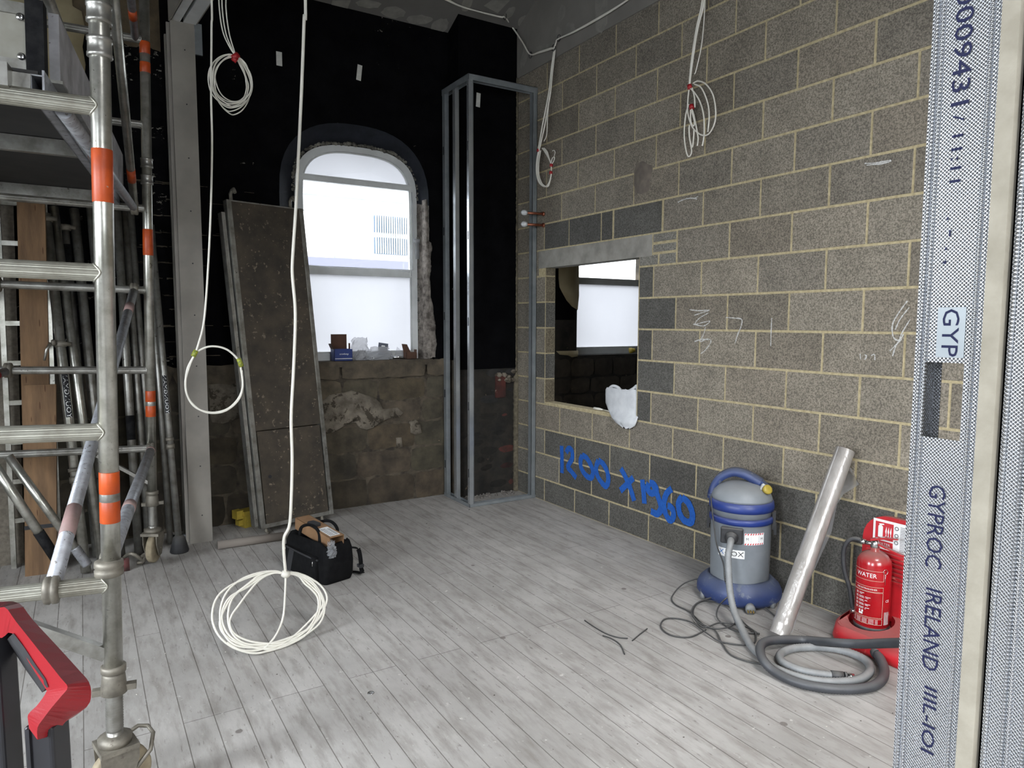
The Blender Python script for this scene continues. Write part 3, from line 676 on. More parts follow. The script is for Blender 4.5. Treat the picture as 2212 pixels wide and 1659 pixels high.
# plasterboard band above the blocks
mb = MB(); mb.add([(-.016, .0, 3.79), (-.016, YE, 3.79), (-.016, YE, 6.3), (-.016, -4.2, 6.3), (-.016, .0, 4.5), (0, .0, 3.79), (0, YE, 3.79)], [(0, 1, 2, 3, 4), (0, 5, 6, 1)])
band = mb.build('trim_1', mat('band_board', lin((124, 120, 114)), lin((114, 110, 104)), 3, .9), kind='structure', label='plasterboard band above the blockwork')
mb = MB(); ob = lambda a, b: onx(a, b, -.018)
mb.add([ob(*q) for q in ((1285, 0), (1312, 0), (1312, 50), (1300, 72), (1287, 66))], [(0, 1, 2, 3, 4)])
for a in ((1213, 30, 7, 20, .2), (1232, 62, 10, 14, .4), (1180, 100, 24, 6, -.3), (1205, 72, 8, 14, .1), (1133, 120, 6, 26, .2)): blob(mb, *a, surf=ob, off=(0, 0, 0), jit=.2)
mb.build('filler_patch', filler, band)

# ---- other enclosing walls (left, rear with window holes), next room
def holed(name, axis, c, a0, a1, z1, holes, m):
    mb = MB(); xs = sorted(set([a0, a1]+[h[0] for h in holes]+[h[1] for h in holes])); zs = sorted(set([0, z1]+[h[2] for h in holes]+[h[3] for h in holes]))
    for i in range(len(xs)-1):
        for j in range(len(zs)-1):
            mx, mz = (xs[i]+xs[i+1])/2, (zs[j]+zs[j+1])/2
            if any(h[0] < mx < h[1] and h[2] < mz < h[3] for h in holes): continue
            if axis == 'x': mb.box((c-.1, xs[i], zs[j]), (c+.1, xs[i+1], zs[j+1]))
            else: mb.box((xs[i], c-.1, zs[j]), (xs[i+1], c+.1, zs[j+1]))
    return mb.build(name, m, kind='structure')
holed('wall_left', 'x', -6.55, -8.6, .4, 6.6, [(-3.8, -2.4, 1.1, 2.9), (-6.7, -5.1, 1.1, 2.9)], chip)
holed('wall_rear', 'y', -8.6, -6.6, 3.6, 4.5, [(-4.0, -1.2, 1.4, 3.2)], chip)
mb = MB(); mb.box((3.4, -8.6, 0), (3.5, .6, 6.4)); mb.build('wall_next_room', chip, kind='structure')
mb = MB(); mb.cur = 1
wallseg(mb, .1, .84, 1.62, 4.4); mb.cur = 0
wallseg(mb, .1, .84, 0, 1.62); wallseg(mb, .84, 2.0, 0, 1.24); wallseg(mb, 2.0, 3.4, 0, 4.4); wallseg(mb, .84, 2.0, 3.1, 4.4)
mb.add([(.84, BY, 1.24), (.84, YF+.1, 1.24), (.84, YF+.1, 3.1), (.84, BY, 3.1)], [(0, 1, 2, 3)]); mb.add([(2.0, BY, 1.24), (2.0, YF+.1, 1.24), (2.0, YF+.1, 3.1), (2.0, BY, 3.1)], [(3, 2, 1, 0)])
mb.add([(.84, BY-.02, 1.26), (2.0, BY-.02, 1.26), (2.0, YF+.1, 1.26), (.84, YF+.1, 1.26)], [(0, 1, 2, 3)])
mb.add([(.84, BY-.02, 1.26), (2.0, BY-.02, 1.26), (2.0, BY-.02, 1.18), (.84, BY-.02, 1.18)], [(3, 2, 1, 0)])
wnr = mb.build('wall_next_room_back', [rubble, black], kind='structure')
mb = MB(); random.seed(77)
for z0, z1 in ((0, .24), (.25, .46), (.47, .66), (.67, .86), (.87, 1.03), (1.04, 1.23)):
    x = .12
    while x < 3.3:
        w = random.uniform(.2, .42); k = random.uniform(.30, .48); stone_block(mb, x+.006, x+w-.006, z0+.005, z1-.004, BY, .03, (k, k*.98, k*.95)); x += w
mb.build('stone_courses', stone, wnr)
mb = MB(); mb.smooth = True
for pts in ([(1206, 572), (1252, 566), (1252, 640), (1249, 672), (1236, 664), (1224, 650), (1214, 632), (1208, 620), (1206, 600)], [(1200, 758), (1250, 757), (1250, 770), (1236, 772), (1228, 768), (1208, 766)]): ppatch(mb, pts, .004)
mb.build('peeling_plaster', cream, wnr)
mb = MB(); mb.box((-6.7, BY+.32, 0), (XL-.25, BY+.55, 4.4)); mb.box((XR+.06, BY+.12, 0), (.78, BY+.5, 4.4)); mb.box((XL-.25, BY+.25, 0), (XR+.06, BY+.5, SILL-.03)); mb.box((XL-.25, BY+.25, 3.14), (XR+.06, BY+.5, 4.4))
mb.box((2.06, BY+.05, 0), (3.6, BY+.5, 4.4)); mb.box((.78, BY+.25, 0), (2.06, BY+.5, 1.24)); mb.box((.78, BY+.25, 3.14), (2.06, BY+.5, 4.4)); mb.box((XL-.25, BY+.22, 1.2), (W1F['cx']-W1F['hw']+.01-.1, BY+.5, 3.2))
mb.build('wall_back_outer', stonemortar, kind='structure')

# ---- outside, seen through the panes
mb = MB(); mb.box((-20, .8, -3.2), (25, 40, -3)); mb.build('ground', mat('street', (.16, .16, .16), None, 1, .9), kind='structure', label='pale ground outside the window')
bl = thing('building', 'pale building across the street with a barred blue window', 'building', (2, 12, -3))
mb = MB(); mb.box((-6, 12, -3), (16, 15, 5.2)); mb.build('facade', bronze, bl)
mb = MB(); mb.box((-6, 11.8, 4.7), (16, 12.05, 4.95)); mb.build('eaves_ledge', steel, bl)
p0 = ony(808, 465, 11.97); p1 = ony(882, 552, 11.97)
mb = MB(); mb.box((p0.x, 11.9, p1.z), (p1.x, 11.99, (p0.z*.5+p1.z*.5)-.07)); mb.box((p0.x, 11.9, (p0.z*.5+p1.z*.5)+.06), (p1.x, 11.99, p0.z)); bw = mb.build('window_glazing', glassblue, bl)
mb = MB()
for i in range(16): x = p0.x+(p1.x-p0.x)*i/15; mb.box((x-.009, 11.82, p1.z), (x+.009, 11.88, p0.z))
mb.build('window_bars', bronze, bw)
p0 = ony(660, 556, 11.97); p1 = ony(905, 575, 11.97); mb = MB(); mb.box((p0.x-1, 11.7, p1.z-.3), (p1.x+1, 11.95, p0.z)); mb.build('plinth', mat('lavender_render', (.14, .14, .19)), bl)
p0 = ony(730, 500, 11.97); mb = MB(); mb.box((p0.x-.1, 11.9, -3), (p0.x+.25, 11.99, p0.z)); mb.build('door_panel', mat('pale_grey_render', (.3, .32, .34)), bl)

# ------------------------------------------------------------------ boxed post and beam, left of the panel
post = thing('boxed_post', 'tall boxed grey post with screw holes between scaffold tower and hanging coil', 'post', (-2.8, -.06, 0))
PX0, PX1, PY0 = -2.872, -2.722, -.16; PZ = ony(405, 50, PY0).z
mb = MB(); mb.box((PX0, PY0, 0), (PX1, PY0+.013, PZ)); mb.box((PX1-.013, PY0+.013, 0), (PX1, BY-.045, PZ)); bface = mb.build('plasterboard_face', plast, post)
mb = MB(); mb.box((PX0, PY0+.014, 0), (PX0+.04, BY-.045, PZ)); mb.box((PX0-.02, PY0+.05, 0), (PX0, PY0+.07, PZ)); mb.box((PX0-.01, .12, 0), (PX0, .15, PZ)); mb.build('side_face', plast, post)
for k in range(11):
    mb = MB(); z = .2+k*.36; q = Vector((PX0+.085, PY0-.0006, z)); mb.add([q+Vector((.005*math.cos(a*PI/4), 0, .005*math.sin(a*PI/4))) for a in range(8)], [tuple(range(8))]); mb.build('screw_hole', blackmark, bface)
mb = MB(); mb.box((PX0-.10, -.02, 0), (PX0-.004, .02, .035)); mb.box((PX0-.10, -.04, .0), (PX0-.09, .13, .035)); mb.build('floor_track', steel, post)
beam = thing('boxed_beam', 'white boxed beam with dark gap running forward from the post top', 'beam', (-2.8, -1.2, PZ))
dx = -.10
def bq(x0, x1, z0, z1): 
    y0, y1 = PY0+.0, -4.4; return [(x0, y0, z0), (x1, y0, z0), (x1, y0, z1), (x0, y0, z1), (x0-dx*0+.34, y1, z0), (x1+.34, y1, z0), (x1+.34, y1, z1), (x0+.34, y1, z1)]
def bb(mb, x0, x1, z0, z1): mb.add(bq(x0, x1, z0, z1), [(0, 1, 2, 3), (7, 6, 5, 4), (0, 4, 5, 1), (2, 6, 7, 3), (0, 3, 7, 4), (1, 5, 6, 2)])
mb = MB(); bb(mb, PX0+.01, PX0+.062, PZ, PZ+.06); mb.build('beam_flange', white_pl, beam)
mb = MB(); bb(mb, PX0+.082, PX1+.01, PZ, PZ+.06); mb.build('beam_flange', white_pl, beam)
mb = MB(); bb(mb, PX0-.01, PX0+.0, PZ-.01, PZ+.22); bb(mb, PX1+.01, PX1+.02, PZ+.005, PZ+.22); bb(mb, PX0, PX1+.01, PZ+.2, PZ+.22); mb.build('beam_casing', plast, beam)

# ------------------------------------------------------------------ metal stud frame in the corner
fr = thing('metal_enclosure', 'tall galvanised metal stud frame standing round the chimney breast', 'metal frame', (-.345, -.06, 0))
FH = 3.625; FX0, FX1, FY0, FY1 = -.685, -.004, -.325, .175
def cstud(mb, x, y, z0, z1, wx, wy, openv):
    # web plus two flanges; openv = direction the C opens
    t = .003; ox, oy = openv
    if abs(oy): 
        mb.box((x, y-t if oy > 0 else y, z0), (x+wx, y if oy > 0 else y+t, z1))
        for xx in (x, x+wx-t): mb.box((xx, min(y, y+oy*wy), z0), (xx+t, max(y, y+oy*wy), z1))
    else:
        mb.box((x-t if ox > 0 else x, y, z0), (x if ox > 0 else x+t, y+wy, z1))
        for yy in (y, y+wy-t): mb.box((min(x, x+ox*wx), yy, z0), (max(x, x+ox*wx), yy+t, z1))
mb = MB(); mb.box((FX0, FY0, FH-.05), (FX0+.003, FY1, FH)); mb.box((FX0, FY0, FH-.003), (FX0+.052, FY1, FH)); mb.box((FX0+.05, FY0+.05, FH-.05), (FX0+.053, FY1, FH)); mb.build('top_track', steel_dk, fr)
mb = MB(); mb.box((FX0, FY0, FH-.05), (FX1, FY0+.003, FH)); mb.box((FX0, FY0, FH-.003), (FX1, FY0+.052, FH)); mb.box((FX0+.05, FY0+.05, FH-.05), (FX1, FY0+.053, FH)); mb.build('top_track', steel_dk, fr)
mb = MB(); mb.box((FX0, FY0, 0), (FX0+.003, FY1, .03)); mb.box((FX0+.05, FY0+.05, 0), (FX0+.053, FY1, .03)); mb.box((FX0, FY0, 0), (FX0+.05, FY1, .002)); mb.build('floor_track', steel_dk, fr)
mb = MB(); mb.box((FX0, FY0, 0), (FX1, FY0+.003, .03)); mb.box((FX0+.05, FY0+.05, 0), (FX1, FY0+.053, .03)); mb.box((FX0, FY0, 0), (FX1, FY0+.05, .002)); mb.build('floor_track', steel_dk, fr)
def slots(x, ya, yb, zs, par):
    for z in zs: mb = MB(); mb.box((x-.0008, ya, z-.035), (x, yb, z+.035)); mb.build('service_slot', blackmark, par)
# corner stud: bright web towards the left, flange towards the room
mb = MB(); mb.box((FX0+.001, FY0+.001, 0.002), (FX0+.004, FY0+.036, FH-.003)); mb.box((FX0+.004, FY0+.001, .002), (FX0+.045, FY0+.004, FH-.003)); mb.box((FX0+.04, FY0+.001, .002), (FX0+.043, FY0+.016, FH-.003)); s1 = mb.build('stud', steel, fr)
slots(FX0+.0008, FY0+.012, FY0+.024, (3.05, 2.32, 1.6, .88, .3), s1)
mb = MB(); text(mb, 'METAL STUD 70 S 50  CE', .018, lambda a, b: Vector((FX0-.0002, FY0+.018-b, 2.62-a))); mb.build('printed_marking', blackmark, s1); mb = MB(); text(mb, '0411  EN 14195  2400', .016, lambda a, b: Vector((FX0-.0002, FY0+.018-b, 1.9-a))); mb.build('printed_marking', blackmark, s1)
mb = MB(); mb.box((FX0+.012, -.055, .002), (FX0+.015, -.010, FH-.003)); mb.box((FX0+.012, -.012, .002), (FX0+.05, -.009, FH-.003)); mb.box((FX0+.012, -.056, .002), (FX0+.05, -.053, FH-.003)); s2 = mb.build('stud', steel, fr)
mb = MB(); mb.box((FX0+.004, FY1-.045, .002), (FX0+.007, FY1, FH-.003)); mb.box((FX0+.004, FY1-.047, .002), (FX0+.045, FY1-.044, FH-.003)); s3 = mb.build('stud', steel_dk, fr)
slots(FX0+.0032, FY1-.03, FY1-.012, (3.1, 2.4, 1.65, .95, .3), s3)
mb = MB(); mb.box((FX1-.05, FY0+.001, .002), (FX1-.002, FY0+.004, FH-.003)); mb.box((FX1-.05, FY0+.001, .002), (FX1-.047, FY0+.05, FH-.003)); mb.box((FX1-.005, FY0+.001, .002), (FX1-.002, FY0+.05, FH-.003))
for dx_ in (.012, .024, .036): mb.box((FX1-.05+dx_, FY0-.0005, .002), (FX1-.05+dx_+.003, FY0+.002, FH-.003))
mb.build('stud', steel_dk, fr)
# rubble and dust swept behind the frame
mb = MB(); mb.smooth = True
for i in range(90):
    x = random.uniform(-.6, -.06); y = random.uniform(-.10, .03); r_ = random.uniform(.004, .018)
    mb.lathe([(r_*.5, 0), (r_, r_*.4), (r_*.4, r_)], (x, y-.01, 0), 6)
mb.build('rubble_heap', dustpile, None, 'grey crumbs of rubble on the floor behind the metal stud frame', 'rubble', kind='stuff')
# paper tags on the black walls
tg = 'white paper tags on the black wall'
for px, py, w_, h_, rt, lb, Y in ((603, 127, .044, .105, 0, 'white paper tag on black wall, leftmost of three', BY), (776, 157, .040, .125, -.12, 'tilted white paper tag on black wall above the arched window', BY), (1033, 216, .040, .12, -.06, 'white paper tag on the chimney breast inside the metal frame', 0)):
    c = ony(px, py, Y-.003); mb = MB(); ca, sa = math.cos(rt), math.sin(rt)
    mb.prism([(-w_/2, -h_/2), (w_/2, -h_/2), (w_/2, 0), (w_/2, h_/2), (-w_/2, h_/2), (-w_/2, 0)], 0, .0015, lambda a, b, d, c=c, ca=ca, sa=sa: c+Vector((a*ca-b*sa, -d, a*sa+b*ca)))
    mb.build('paper_tag', paper, None, lb, 'paper tag', tg)
c = ony(427, 87, BY-.004); mb = MB(); mb.box((c.x-.03, c.y-.02, c.z-.11), (c.x+.028, c.y, c.z+.11)); mb.build('metal_cleat', steel_dk, None, 'small grey metal cleat on black wall beside the top of the post', 'metal cleat')
# copper stubs with white caps
for py, dz, lb in ((462, 2.534, 'upper copper pipe stub with white cap'), (487, 2.437, 'lower copper pipe stub with white cap')):
    y = -.43; t = thing('copper_pipe', lb+' sticking out of the block wall', 'pipe', (-.1, y, dz), 'capped copper pipes')
    mb = MB(); mb.smooth = True; mb.tube((0.002, y, dz), (-.19, y+.005, dz-.004), .011, 14); mb.lathe([(.011, 0), (.02, .001), (.02, .012), (.011, .014)], (-.004, y, dz), 12, axis=(-1, 0, 0)); mb.build('pipe', copper, t)
    mb = MB(); mb.lathe([(.008, -.03), (.02, -.024), (.024, -.008), (.022, .012), (.012, .024), (.004, .027)], (-.205, y+.005, dz-.004), 18, axis=(-1, 0, 0)); mb.build('pipe_cap', white_pl, t)

# ------------------------------------------------------------------ scaffold tower
def Rmat(a, b, c): return Matrix.Rotation(a, 3, 'Z') @ Matrix.Rotation(b, 3, 'X') @ Matrix.Rotation(c, 3, 'Y')
TM = Matrix.Translation((-3.427, -2.982, .747)) @ Rmat(-.12547, .0174, .0248).to_4x4()
TL = 2.41; TW = 1.35; TR = .0285
tower = thing('scaffold_tower', 'aluminium scaffold tower with orange taped posts on castors', 'scaffold tower', (-3.43, -2.98, 0))
def tw(l): return TM @ Vector(l)
def tmb(): return MB(TM)
HT = 2.95
for Y in (0, TL):
    for X in (0, -TW):
        mb = tmb(); mb.smooth = True
        mb.tube((X, Y, -.30), (X, Y, HT), TR, 22)
        up = mb.build('upright', alu, tower)
        for z0 in (1.645, 1.745): mb = tmb(); mb.smooth = True; mb.lathe([(TR+.002, 0), (TR+.007, .002), (TR+.007, .012), (TR+.005, .014), (TR+.005, .046), (TR+.007, .048), (TR+.007, .058), (TR+.002, .06)], (X, Y, z0), 22); mb.build('socket_sleeve', alu_dirty, up)
        for zz in ((.205, .275), (.255, .275), (.30, .37), (1.215, 1.375), (2.31, 2.37), (2.42, 2.49)):
            if zz == (.255, .275): continue
            mb = tmb(); mb.smooth = True; mb.lathe([(TR+.0006, zz[0]), (TR+.0012, zz[0]+.001), (TR+.0012, zz[1]-.001), (TR+.0006, zz[1])], (X, Y, 0), 22); mb.build('orange_tape_band', orange, up)
        mb = tmb(); mb.smooth = True; mb.lathe([(TR+.0005, .272), (TR+.0009, .274), (TR+.0009, .301), (TR+.0005, .303)], (X, Y, 0), 22); mb.build('worn_tape_band', alu_dirty, up)
        # adjustable leg, collar nut and castor
        cas = 'castor'
        mb = tmb(); mb.smooth = True
        mb.lathe([(TR+.004, -.30), (TR+.009, -.298), (TR+.009, -.278), (TR+.004, -.276)], (X, Y, 0), 20); mb.lathe([(TR+.003, -.375), (TR+.012, -.37), (TR+.009, -.34), (TR+.006, -.31), (TR+.002, -.30)], (X, Y, 0), 20)
        mb.smooth = False; mb.box((X-.062, Y-.012, -.372), (X-.03, Y+.012, -.352)); mb.box((X+.03, Y-.012, -.366), (X+.066, Y+.012, -.346))
        leg = mb.build('collar_nut', castmetal, tower)
        mb = tmb(); zz = -.37; pts = []; rr = []
        while zz > -.50: pts += [(X, Y, zz), (X, Y, zz-.0045)]; rr += [.0225, .0268]; zz -= .009
        mb.smooth = True; mb.sweep(pts, rr, 18); mb.tube((X, Y, -.50), (X, Y, -.55), .025, 18); mb.build('threaded_leg', alu_dirty, tower)
        ang = .35 if Y == 0 else 1.25; Q = Matrix.Translation((X, Y, 0)) @ Matrix.Rotation(ang, 4, 'Z')
        mb = MB(TM @ Q); mb.smooth = True; mb.lathe([(.03, -.515), (.052, -.525), (.05, -.545), (.03, -.55)], (0, 0, 0), 22); mb.smooth = False
        sc_ = 1.0; zc = -.565
        mb.box((-.055, -.055, -.562), (.06, .055, -.545))
        for sy in (-1, 1): mb.prism([(-.055, -.55), (.062, -.55), (.062, -.60), (.045, -.66), (.03, -.70), (-.01, -.70), (-.05, -.62)], sy*.038, sy*.043, lambda a, b, d: (a, d, b))
        mb.smooth = True; mb.tube((.015, -.05, -.655), (.015, .05, -.655), .008, 10); br_ = mb.build('castor_bracket', castmetal, tower)
        mb = MB(TM @ Q); mb.smooth = True; zg = -.656
        mb.lathe([(.02, -.022), (.06, -.022), (.088, -.019), (.093, -.012), (.093, .012), (.088, .019), (.06, .022), (.02, .022)], (.015, 0, zg), 30, axis=(0, 1, 0)); mb.build('castor_wheel', castor_w, tower)
        mb = MB(TM @ Q); mb.smooth = True; mb.sweep([(.03, .04, -.56), (.085, .05, -.545), (.115, .045, -.555), (.118, -.0, -.56), (.10, -.03, -.60), (.055, -.035, -.64)], .007, 8); mb.build('brake_lever', castmetal, tower)
# ribbed rungs, welded between the uprights
for Y, ks in ((0, (0, .5, 1.0, 1.5, 2.0, 2.5)), (TL, (0, .5, 1.0, 1.5, 2.0, 2.5))):
    for z in ks:
        mb = tmb(); mb.smooth = False; seg = 48 if Y == 0 else 28; rr_ = TR*.96 if Y == 0 else TR*.82; vs = []
        for x in (-TW, 0):
            for k in range(seg): th = 2*PI*k/seg; q = rr_*(1 if k % 2 else .955); vs.append((x, Y+q*math.cos(th), z+q*math.sin(th)))
        mb.add(vs, [(k, (k+1) % seg, seg+(k+1) % seg, seg+k) for k in range(seg)])
        mb.smooth = True
        mb.sweep([(-math.sqrt(max(0, TR**2-(rr_*math.cos(a))**2))-.001, Y+rr_*math.cos(a), z+rr_*math.sin(a)) for a in [2*PI*k/28 for k in range(28)]], .0034, 6, closed=True)
        mb.build('rung', ribbed if Y == 0 else alu_dirty, tower)
mb = tmb(); mb.smooth = True; mb.lathe([(.030, -.028), (.042, -.022), (.043, -.006), (.038, 0), (.043, .006), (.042, .022), (.030, .028)], (-.006, -.004, .055), 22); mb.build('brace_collar', castmetal, tower)
mb = tmb(); mb.beam((-.36, 0, -.035), (-.02, 0, -.235), .042, .030, (0, 1, 0)); mb.build('corner_strut', alu_dirty, tower)
mb = tmb(); mb.beam((-.30, TL, -.03), (-.02, TL, -.22), .02, .03, (0, 1, 0)); mb.build('corner_strut', alu_dirty, tower)
def hook(mb, p, ax):
    p = Vector(p); mb.smooth = True
    mb.lathe([(.034, -.022), (.043, -.018), (.044, -.004), (.040, 0), (.044, .004), (.043, .018), (.034, .022)], p, 18, axis=ax)
def brace(a, b, m, r_=.0245, bands=(), hk=True):
    mb = tmb(); A = Vector(a); B = Vector(b); mb.smooth = True; mb.tube(A, B, r_, 18); o = mb.build('brace', m, tower)
    for t0, t1, mm in bands:
        k = tmb(); k.smooth = True; k.tube(A.lerp(B, t0), A.lerp(B, t1), r_+.001, 18); k.build('tape_band', mm, o)
    if hk:
        for q in (A, B): k = tmb(); hook(k, q, (1, 0, 0)); k.build('brace_hook', castmetal, o)
    return o
brace((-.165, .0, .0), (-.08, TL, 1.0), alu_blue, bands=((.10, .16, pinktape), (.86, .9, pinktape)))
mb_o = brace((-.015, .045, .05), (-.0, TL-.04, .0), alu_blue, .026, bands=((.32, .36, pinktape), (.965, .99, pinktape)), hk=True)
brace((-.105, .05, 1.487), (-.075, TL, 1.50), alu_blue, .023, hk=False)
brace((-.03, .05, 2.75), (-.07, TL, 1.5), alu, .022, bands=((.86, .90, orange),))
brace((-.05, .2, 3.35), (-.05, TL, 2.5), alu_blue, .022, bands=((.9, .93, orange),), hk=False)
brace((-.32, .1, 2.35), (-.13, TL, 1.55), alu_dirty, .024, hk=False)
brace((-TW, .0, .62), (-.78, TL, 1.0), alu_dirty, .022, bands=((.93, .96, redmark),))
brace((-TW, .0, .18), (-.74, TL, .5), alu_blue, .024, bands=((.90, .95, redmark),))
# stabilisers: two inclined tubes at the far left
st = thing('stabiliser_leg', 'slanting stabiliser tube with black wrapped foot behind lowest tower rung', 'scaffold stabiliser', (-3.7, -.9, 0))
A = atd(-25, 985, 3.6); B = atd(122, 1208, 3.9)
mb = MB(); mb.smooth = True; mb.tube(A, B, .024, 18); mb.build('tube', alu, st)
mb = MB(); mb.smooth = True; mb.tube(A.lerp(B, .72), B+(B-A).normalized()*.02, .0275, 18); mb.build('foot', blacktape, st)
st2 = thing('stabiliser_leg', 'slanting stabiliser tube ending in ribbed white foot behind the tower', 'scaffold stabiliser', (-3.6, -.8, 0))
A = atd(18, 985, 4.05); B = atd(190, 1222, 4.3)
mb = MB(); mb.smooth = True; mb.tube(A, B, .024, 18); mb.build('tube', alu, st2)
d = (B-A).normalized(); pts = []; rr = []
for i in range(10): pts += [B-d*(.14-.014*i), B-d*(.133-.014*i)]; rr += [.027, .030]
mb = MB(); mb.sweep(pts, rr, 16); mb.build('foot', alu_blue, st2)
# platform deck seen from underneath
plat = thing('scaffold_platform', 'scaffold deck seen from below with aluminium crossbars', 'platform', tuple(tw((-.7, 1.2, 1.52))))
DX0, DX1 = -.87, -.165; DZ = 1.56
mb = tmb(); mb.box((DX0, .03, DZ+.015), (DX1, TL-.03, DZ+.028)); mb.build('deck_board', deckdark, plat)
for x in (DX1, DX0):
    mb = tmb(); mb.box((x-.018, .02, DZ-.05), (x+.018, TL-.02, DZ-.046)); mb.box((x+.012, .02, DZ-.05), (x+.018, TL-.02, DZ+.03)); mb.box((x-.018, .02, DZ-.05), (x-.014, TL-.02, DZ+.015)); mb.box((x-.018, .02, DZ+.011), (x+.018, TL-.02, DZ+.015)); sr = mb.build('side_rail', alu_blue, plat)
    if x == DX1:
        mb = tmb(); mb.box((x+.0182, .95, DZ-.045), (x+.0188, 1.35, DZ+.02)); mb.build('tape_band', pinktape, sr)
for y in (.04, .97, TL-.05):
    mb = tmb(); mb.box((DX0+.015, y-.03, DZ-.045), (DX1-.015, y+.03, DZ+.012)); mb.box((DX0+.015, y-.034, DZ-.05), (DX1-.015, y-.028, DZ-.02)); mb.build('crossbar', alu_dirty, plat)
for x in (DX1-.08, DX0+.1):
    for y in (.0, TL):
        mb = tmb(); mb.box((x-.02, y-.05, DZ-.045), (x+.02, y+.05, DZ+.02)); mb.smooth = True; mb.build('hook', alu_dirty, plat)
# toe boards standing on the deck
mb = tmb(); mb.box((-1.0, .10, 1.60), (-.20, .135, 1.80))
tb = thing('toe_board', 'grey aluminium toe board with bolts across the near end of the deck', 'toe board', tuple(tw((-.6, .1, 1.6))), 'toe boards on the deck')
mb.build('board', mat('grey_board_face', lin((150, 148, 138)), lin((126, 122, 110)), 6, .6, flecks=[(16, .66, lin((88, 78, 64)), 0, 0)]), tb)
mb = tmb()
for z in (1.61, 1.775): mb.box((-1.0, .092, z-.012), (-.20, .10, z+.022))
mb.build('edge_trim', alu_dirty, tb)
mb = tmb(); mb.box((-.202, .08, 1.585), (-.155, .14, 1.81)); mb.build('end_cap', blacktape, tb)
for z in (1.64, 1.755): mb = tmb(); mb.smooth = True; mb.lathe([(.001, 0), (.011, 0), (.011, .004), (.004, .006), (.001, .006)], (-.215, .092, z), 14, axis=(0, -1, 0)); mb.build('bolt', chrome, tb)
tb2 = thing('toe_board', 'pale grey toe board running back along the right edge of the deck', 'toe board', tuple(tw((-.2, 1.2, 1.6))), 'toe boards on the deck')
mb = tmb(); mb.box((-.152, .145, 1.60), (-.124, TL-.05, 1.80)); mb.build('board', mat('white_scuffed_board', lin((176, 174, 178)), lin((140, 138, 138)), 8, .7, flecks=[(30, .66, lin((90, 86, 82)), 0, 0)]), tb2)
mb = tmb(); mb.box((-.158, .145, 1.59), (-.118, TL-.05, 1.60)); mb.build('edge_trim', alu_dirty, tb2)

# ------------------------------------------------------------------ tubes leaning in the corner behind the tower
def lean(name, label, cat, bot, top, r_, m, group=None, Y=.02, extra=None, bands=(), yo=0.0):
    B = onz(*bot); T_ = ony(top[0], top[1], Y); t = thing(name, label, cat, tuple(B), group)
    mb = MB(); mb.smooth = True; d = (T_-B).normalized(); B2 = B+Vector((0, 0, r_*.4)); mb.pipe(B2, T_, r_, .004, 18); o = mb.build('tube', m, t)
    for a, b, mm, rr_ in bands:
        k = MB(); k.smooth = True; k.tube(B2.lerp(T_, a), B2.lerp(T_, b), r_+rr_, 18); k.build('collar' if mm is castmetal else 'tape_wrap', mm, t)
    return t, B2, T_, d, o
GT = 'scaffold tubes leaning in the corner'
def clamp(t, p, d, side=-1):
    mb = MB(); mb.smooth = True; mb.lathe([(.03, -.02), (.036, -.016), (.036, .016), (.03, .02)], p, 16, axis=d)
    mb.tube(p+Vector((-.05, -.02, .015)), p+Vector((.06, -.02, .0)), .014, 10); mb.lathe([(.012, -.012), (.02, -.008), (.02, .008), (.012, .012)], p+Vector((-.035, -.03, .012)), 12, axis=(1, 0, 0)); o = mb.build('clamp', castmetal, t)
    k = MB(); k.smooth = True; k.sweep([p+Vector((-.05, -.03, .01)), p+Vector((-.075, -.04, -.03)), p+Vector((-.09, -.04, -.10))], [.011, .009, .007], 8); k.build('clamp_lever', alu, o)
t, B, T_, d, o = lean('scaffold_tube', 'brightest scaffold tube in front with name label and two lever clamps', 'scaffold tube', (186, 1240), (99, 462), .029, alu, GT, Y=-.02, bands=((.245, .262, castmetal, .006), (.275, .285, castmetal, .007)))
clamp(t, B.lerp(T_, .985), d); clamp(t, B.lerp(T_, .63), d)
def label_on(t, B, T_, a, b, r_, s, side):
    c0 = B.lerp(T_, a); ax = (T_-B).normalized(); L_ = (T_-B).length*(b-a); vdir = (CAM-c0).normalized(); n0 = (vdir-ax*vdir.dot(ax)).normalized(); s0 = ax.cross(n0)
    def fn(u_, v_, e=.0015):  # u along the tube, v round it
        th = v_/r_+side; return c0+ax*u_+(n0*math.cos(th)+s0*math.sin(th))*(r_+e)
    mb = MB(); N_ = 8; w_ = r_*1.25; mb.smooth = True
    for i in range(N_): v0 = -w_/2+w_*i/N_; v1 = v0+w_/N_; mb.add([fn(0, v0), fn(L_, v0), fn(L_, v1), fn(0, v1)], [(0, 1, 2, 3)])
    o = mb.build('label', blackmark, t); mb = MB(); text(mb, s, w_*.98, lambda x, y: fn(L_/2+x, y, .0022), sx=L_/(w_*len(s)*.70)); mb.build('lettering', whitemark, o)
label_on(t, B, T_, .425, .55, .029, 'YOUNGMAN', .15)
lean('scaffold_tube', 'scaffold tube running close behind the brightest one', 'scaffold tube', (222, 1232), (116, 447), .027, alu, GT, Y=.02)
t, B, T_, d, o = lean('scaffold_tube', 'thin dirty scaffold tube with black label near its clamped top', 'scaffold tube', (208, 1205), (141, 492), .022, alu_dirty, GT, Y=.05, bands=((.84, .95, blacktape, .002),))
clamp(t, B.lerp(T_, 1), d)
lean('scaffold_tube', 'dim scaffold tube just left of the front tower post', 'scaffold tube', (236, 1222), (160, 452), .029, alu_dirty, GT, Y=.09)
lean('scaffold_tube', 'dirty scaffold tube partly hidden by the front tower post', 'scaffold tube', (262, 1205), (196, 450), .027, alu_dirty, GT, Y=.09)
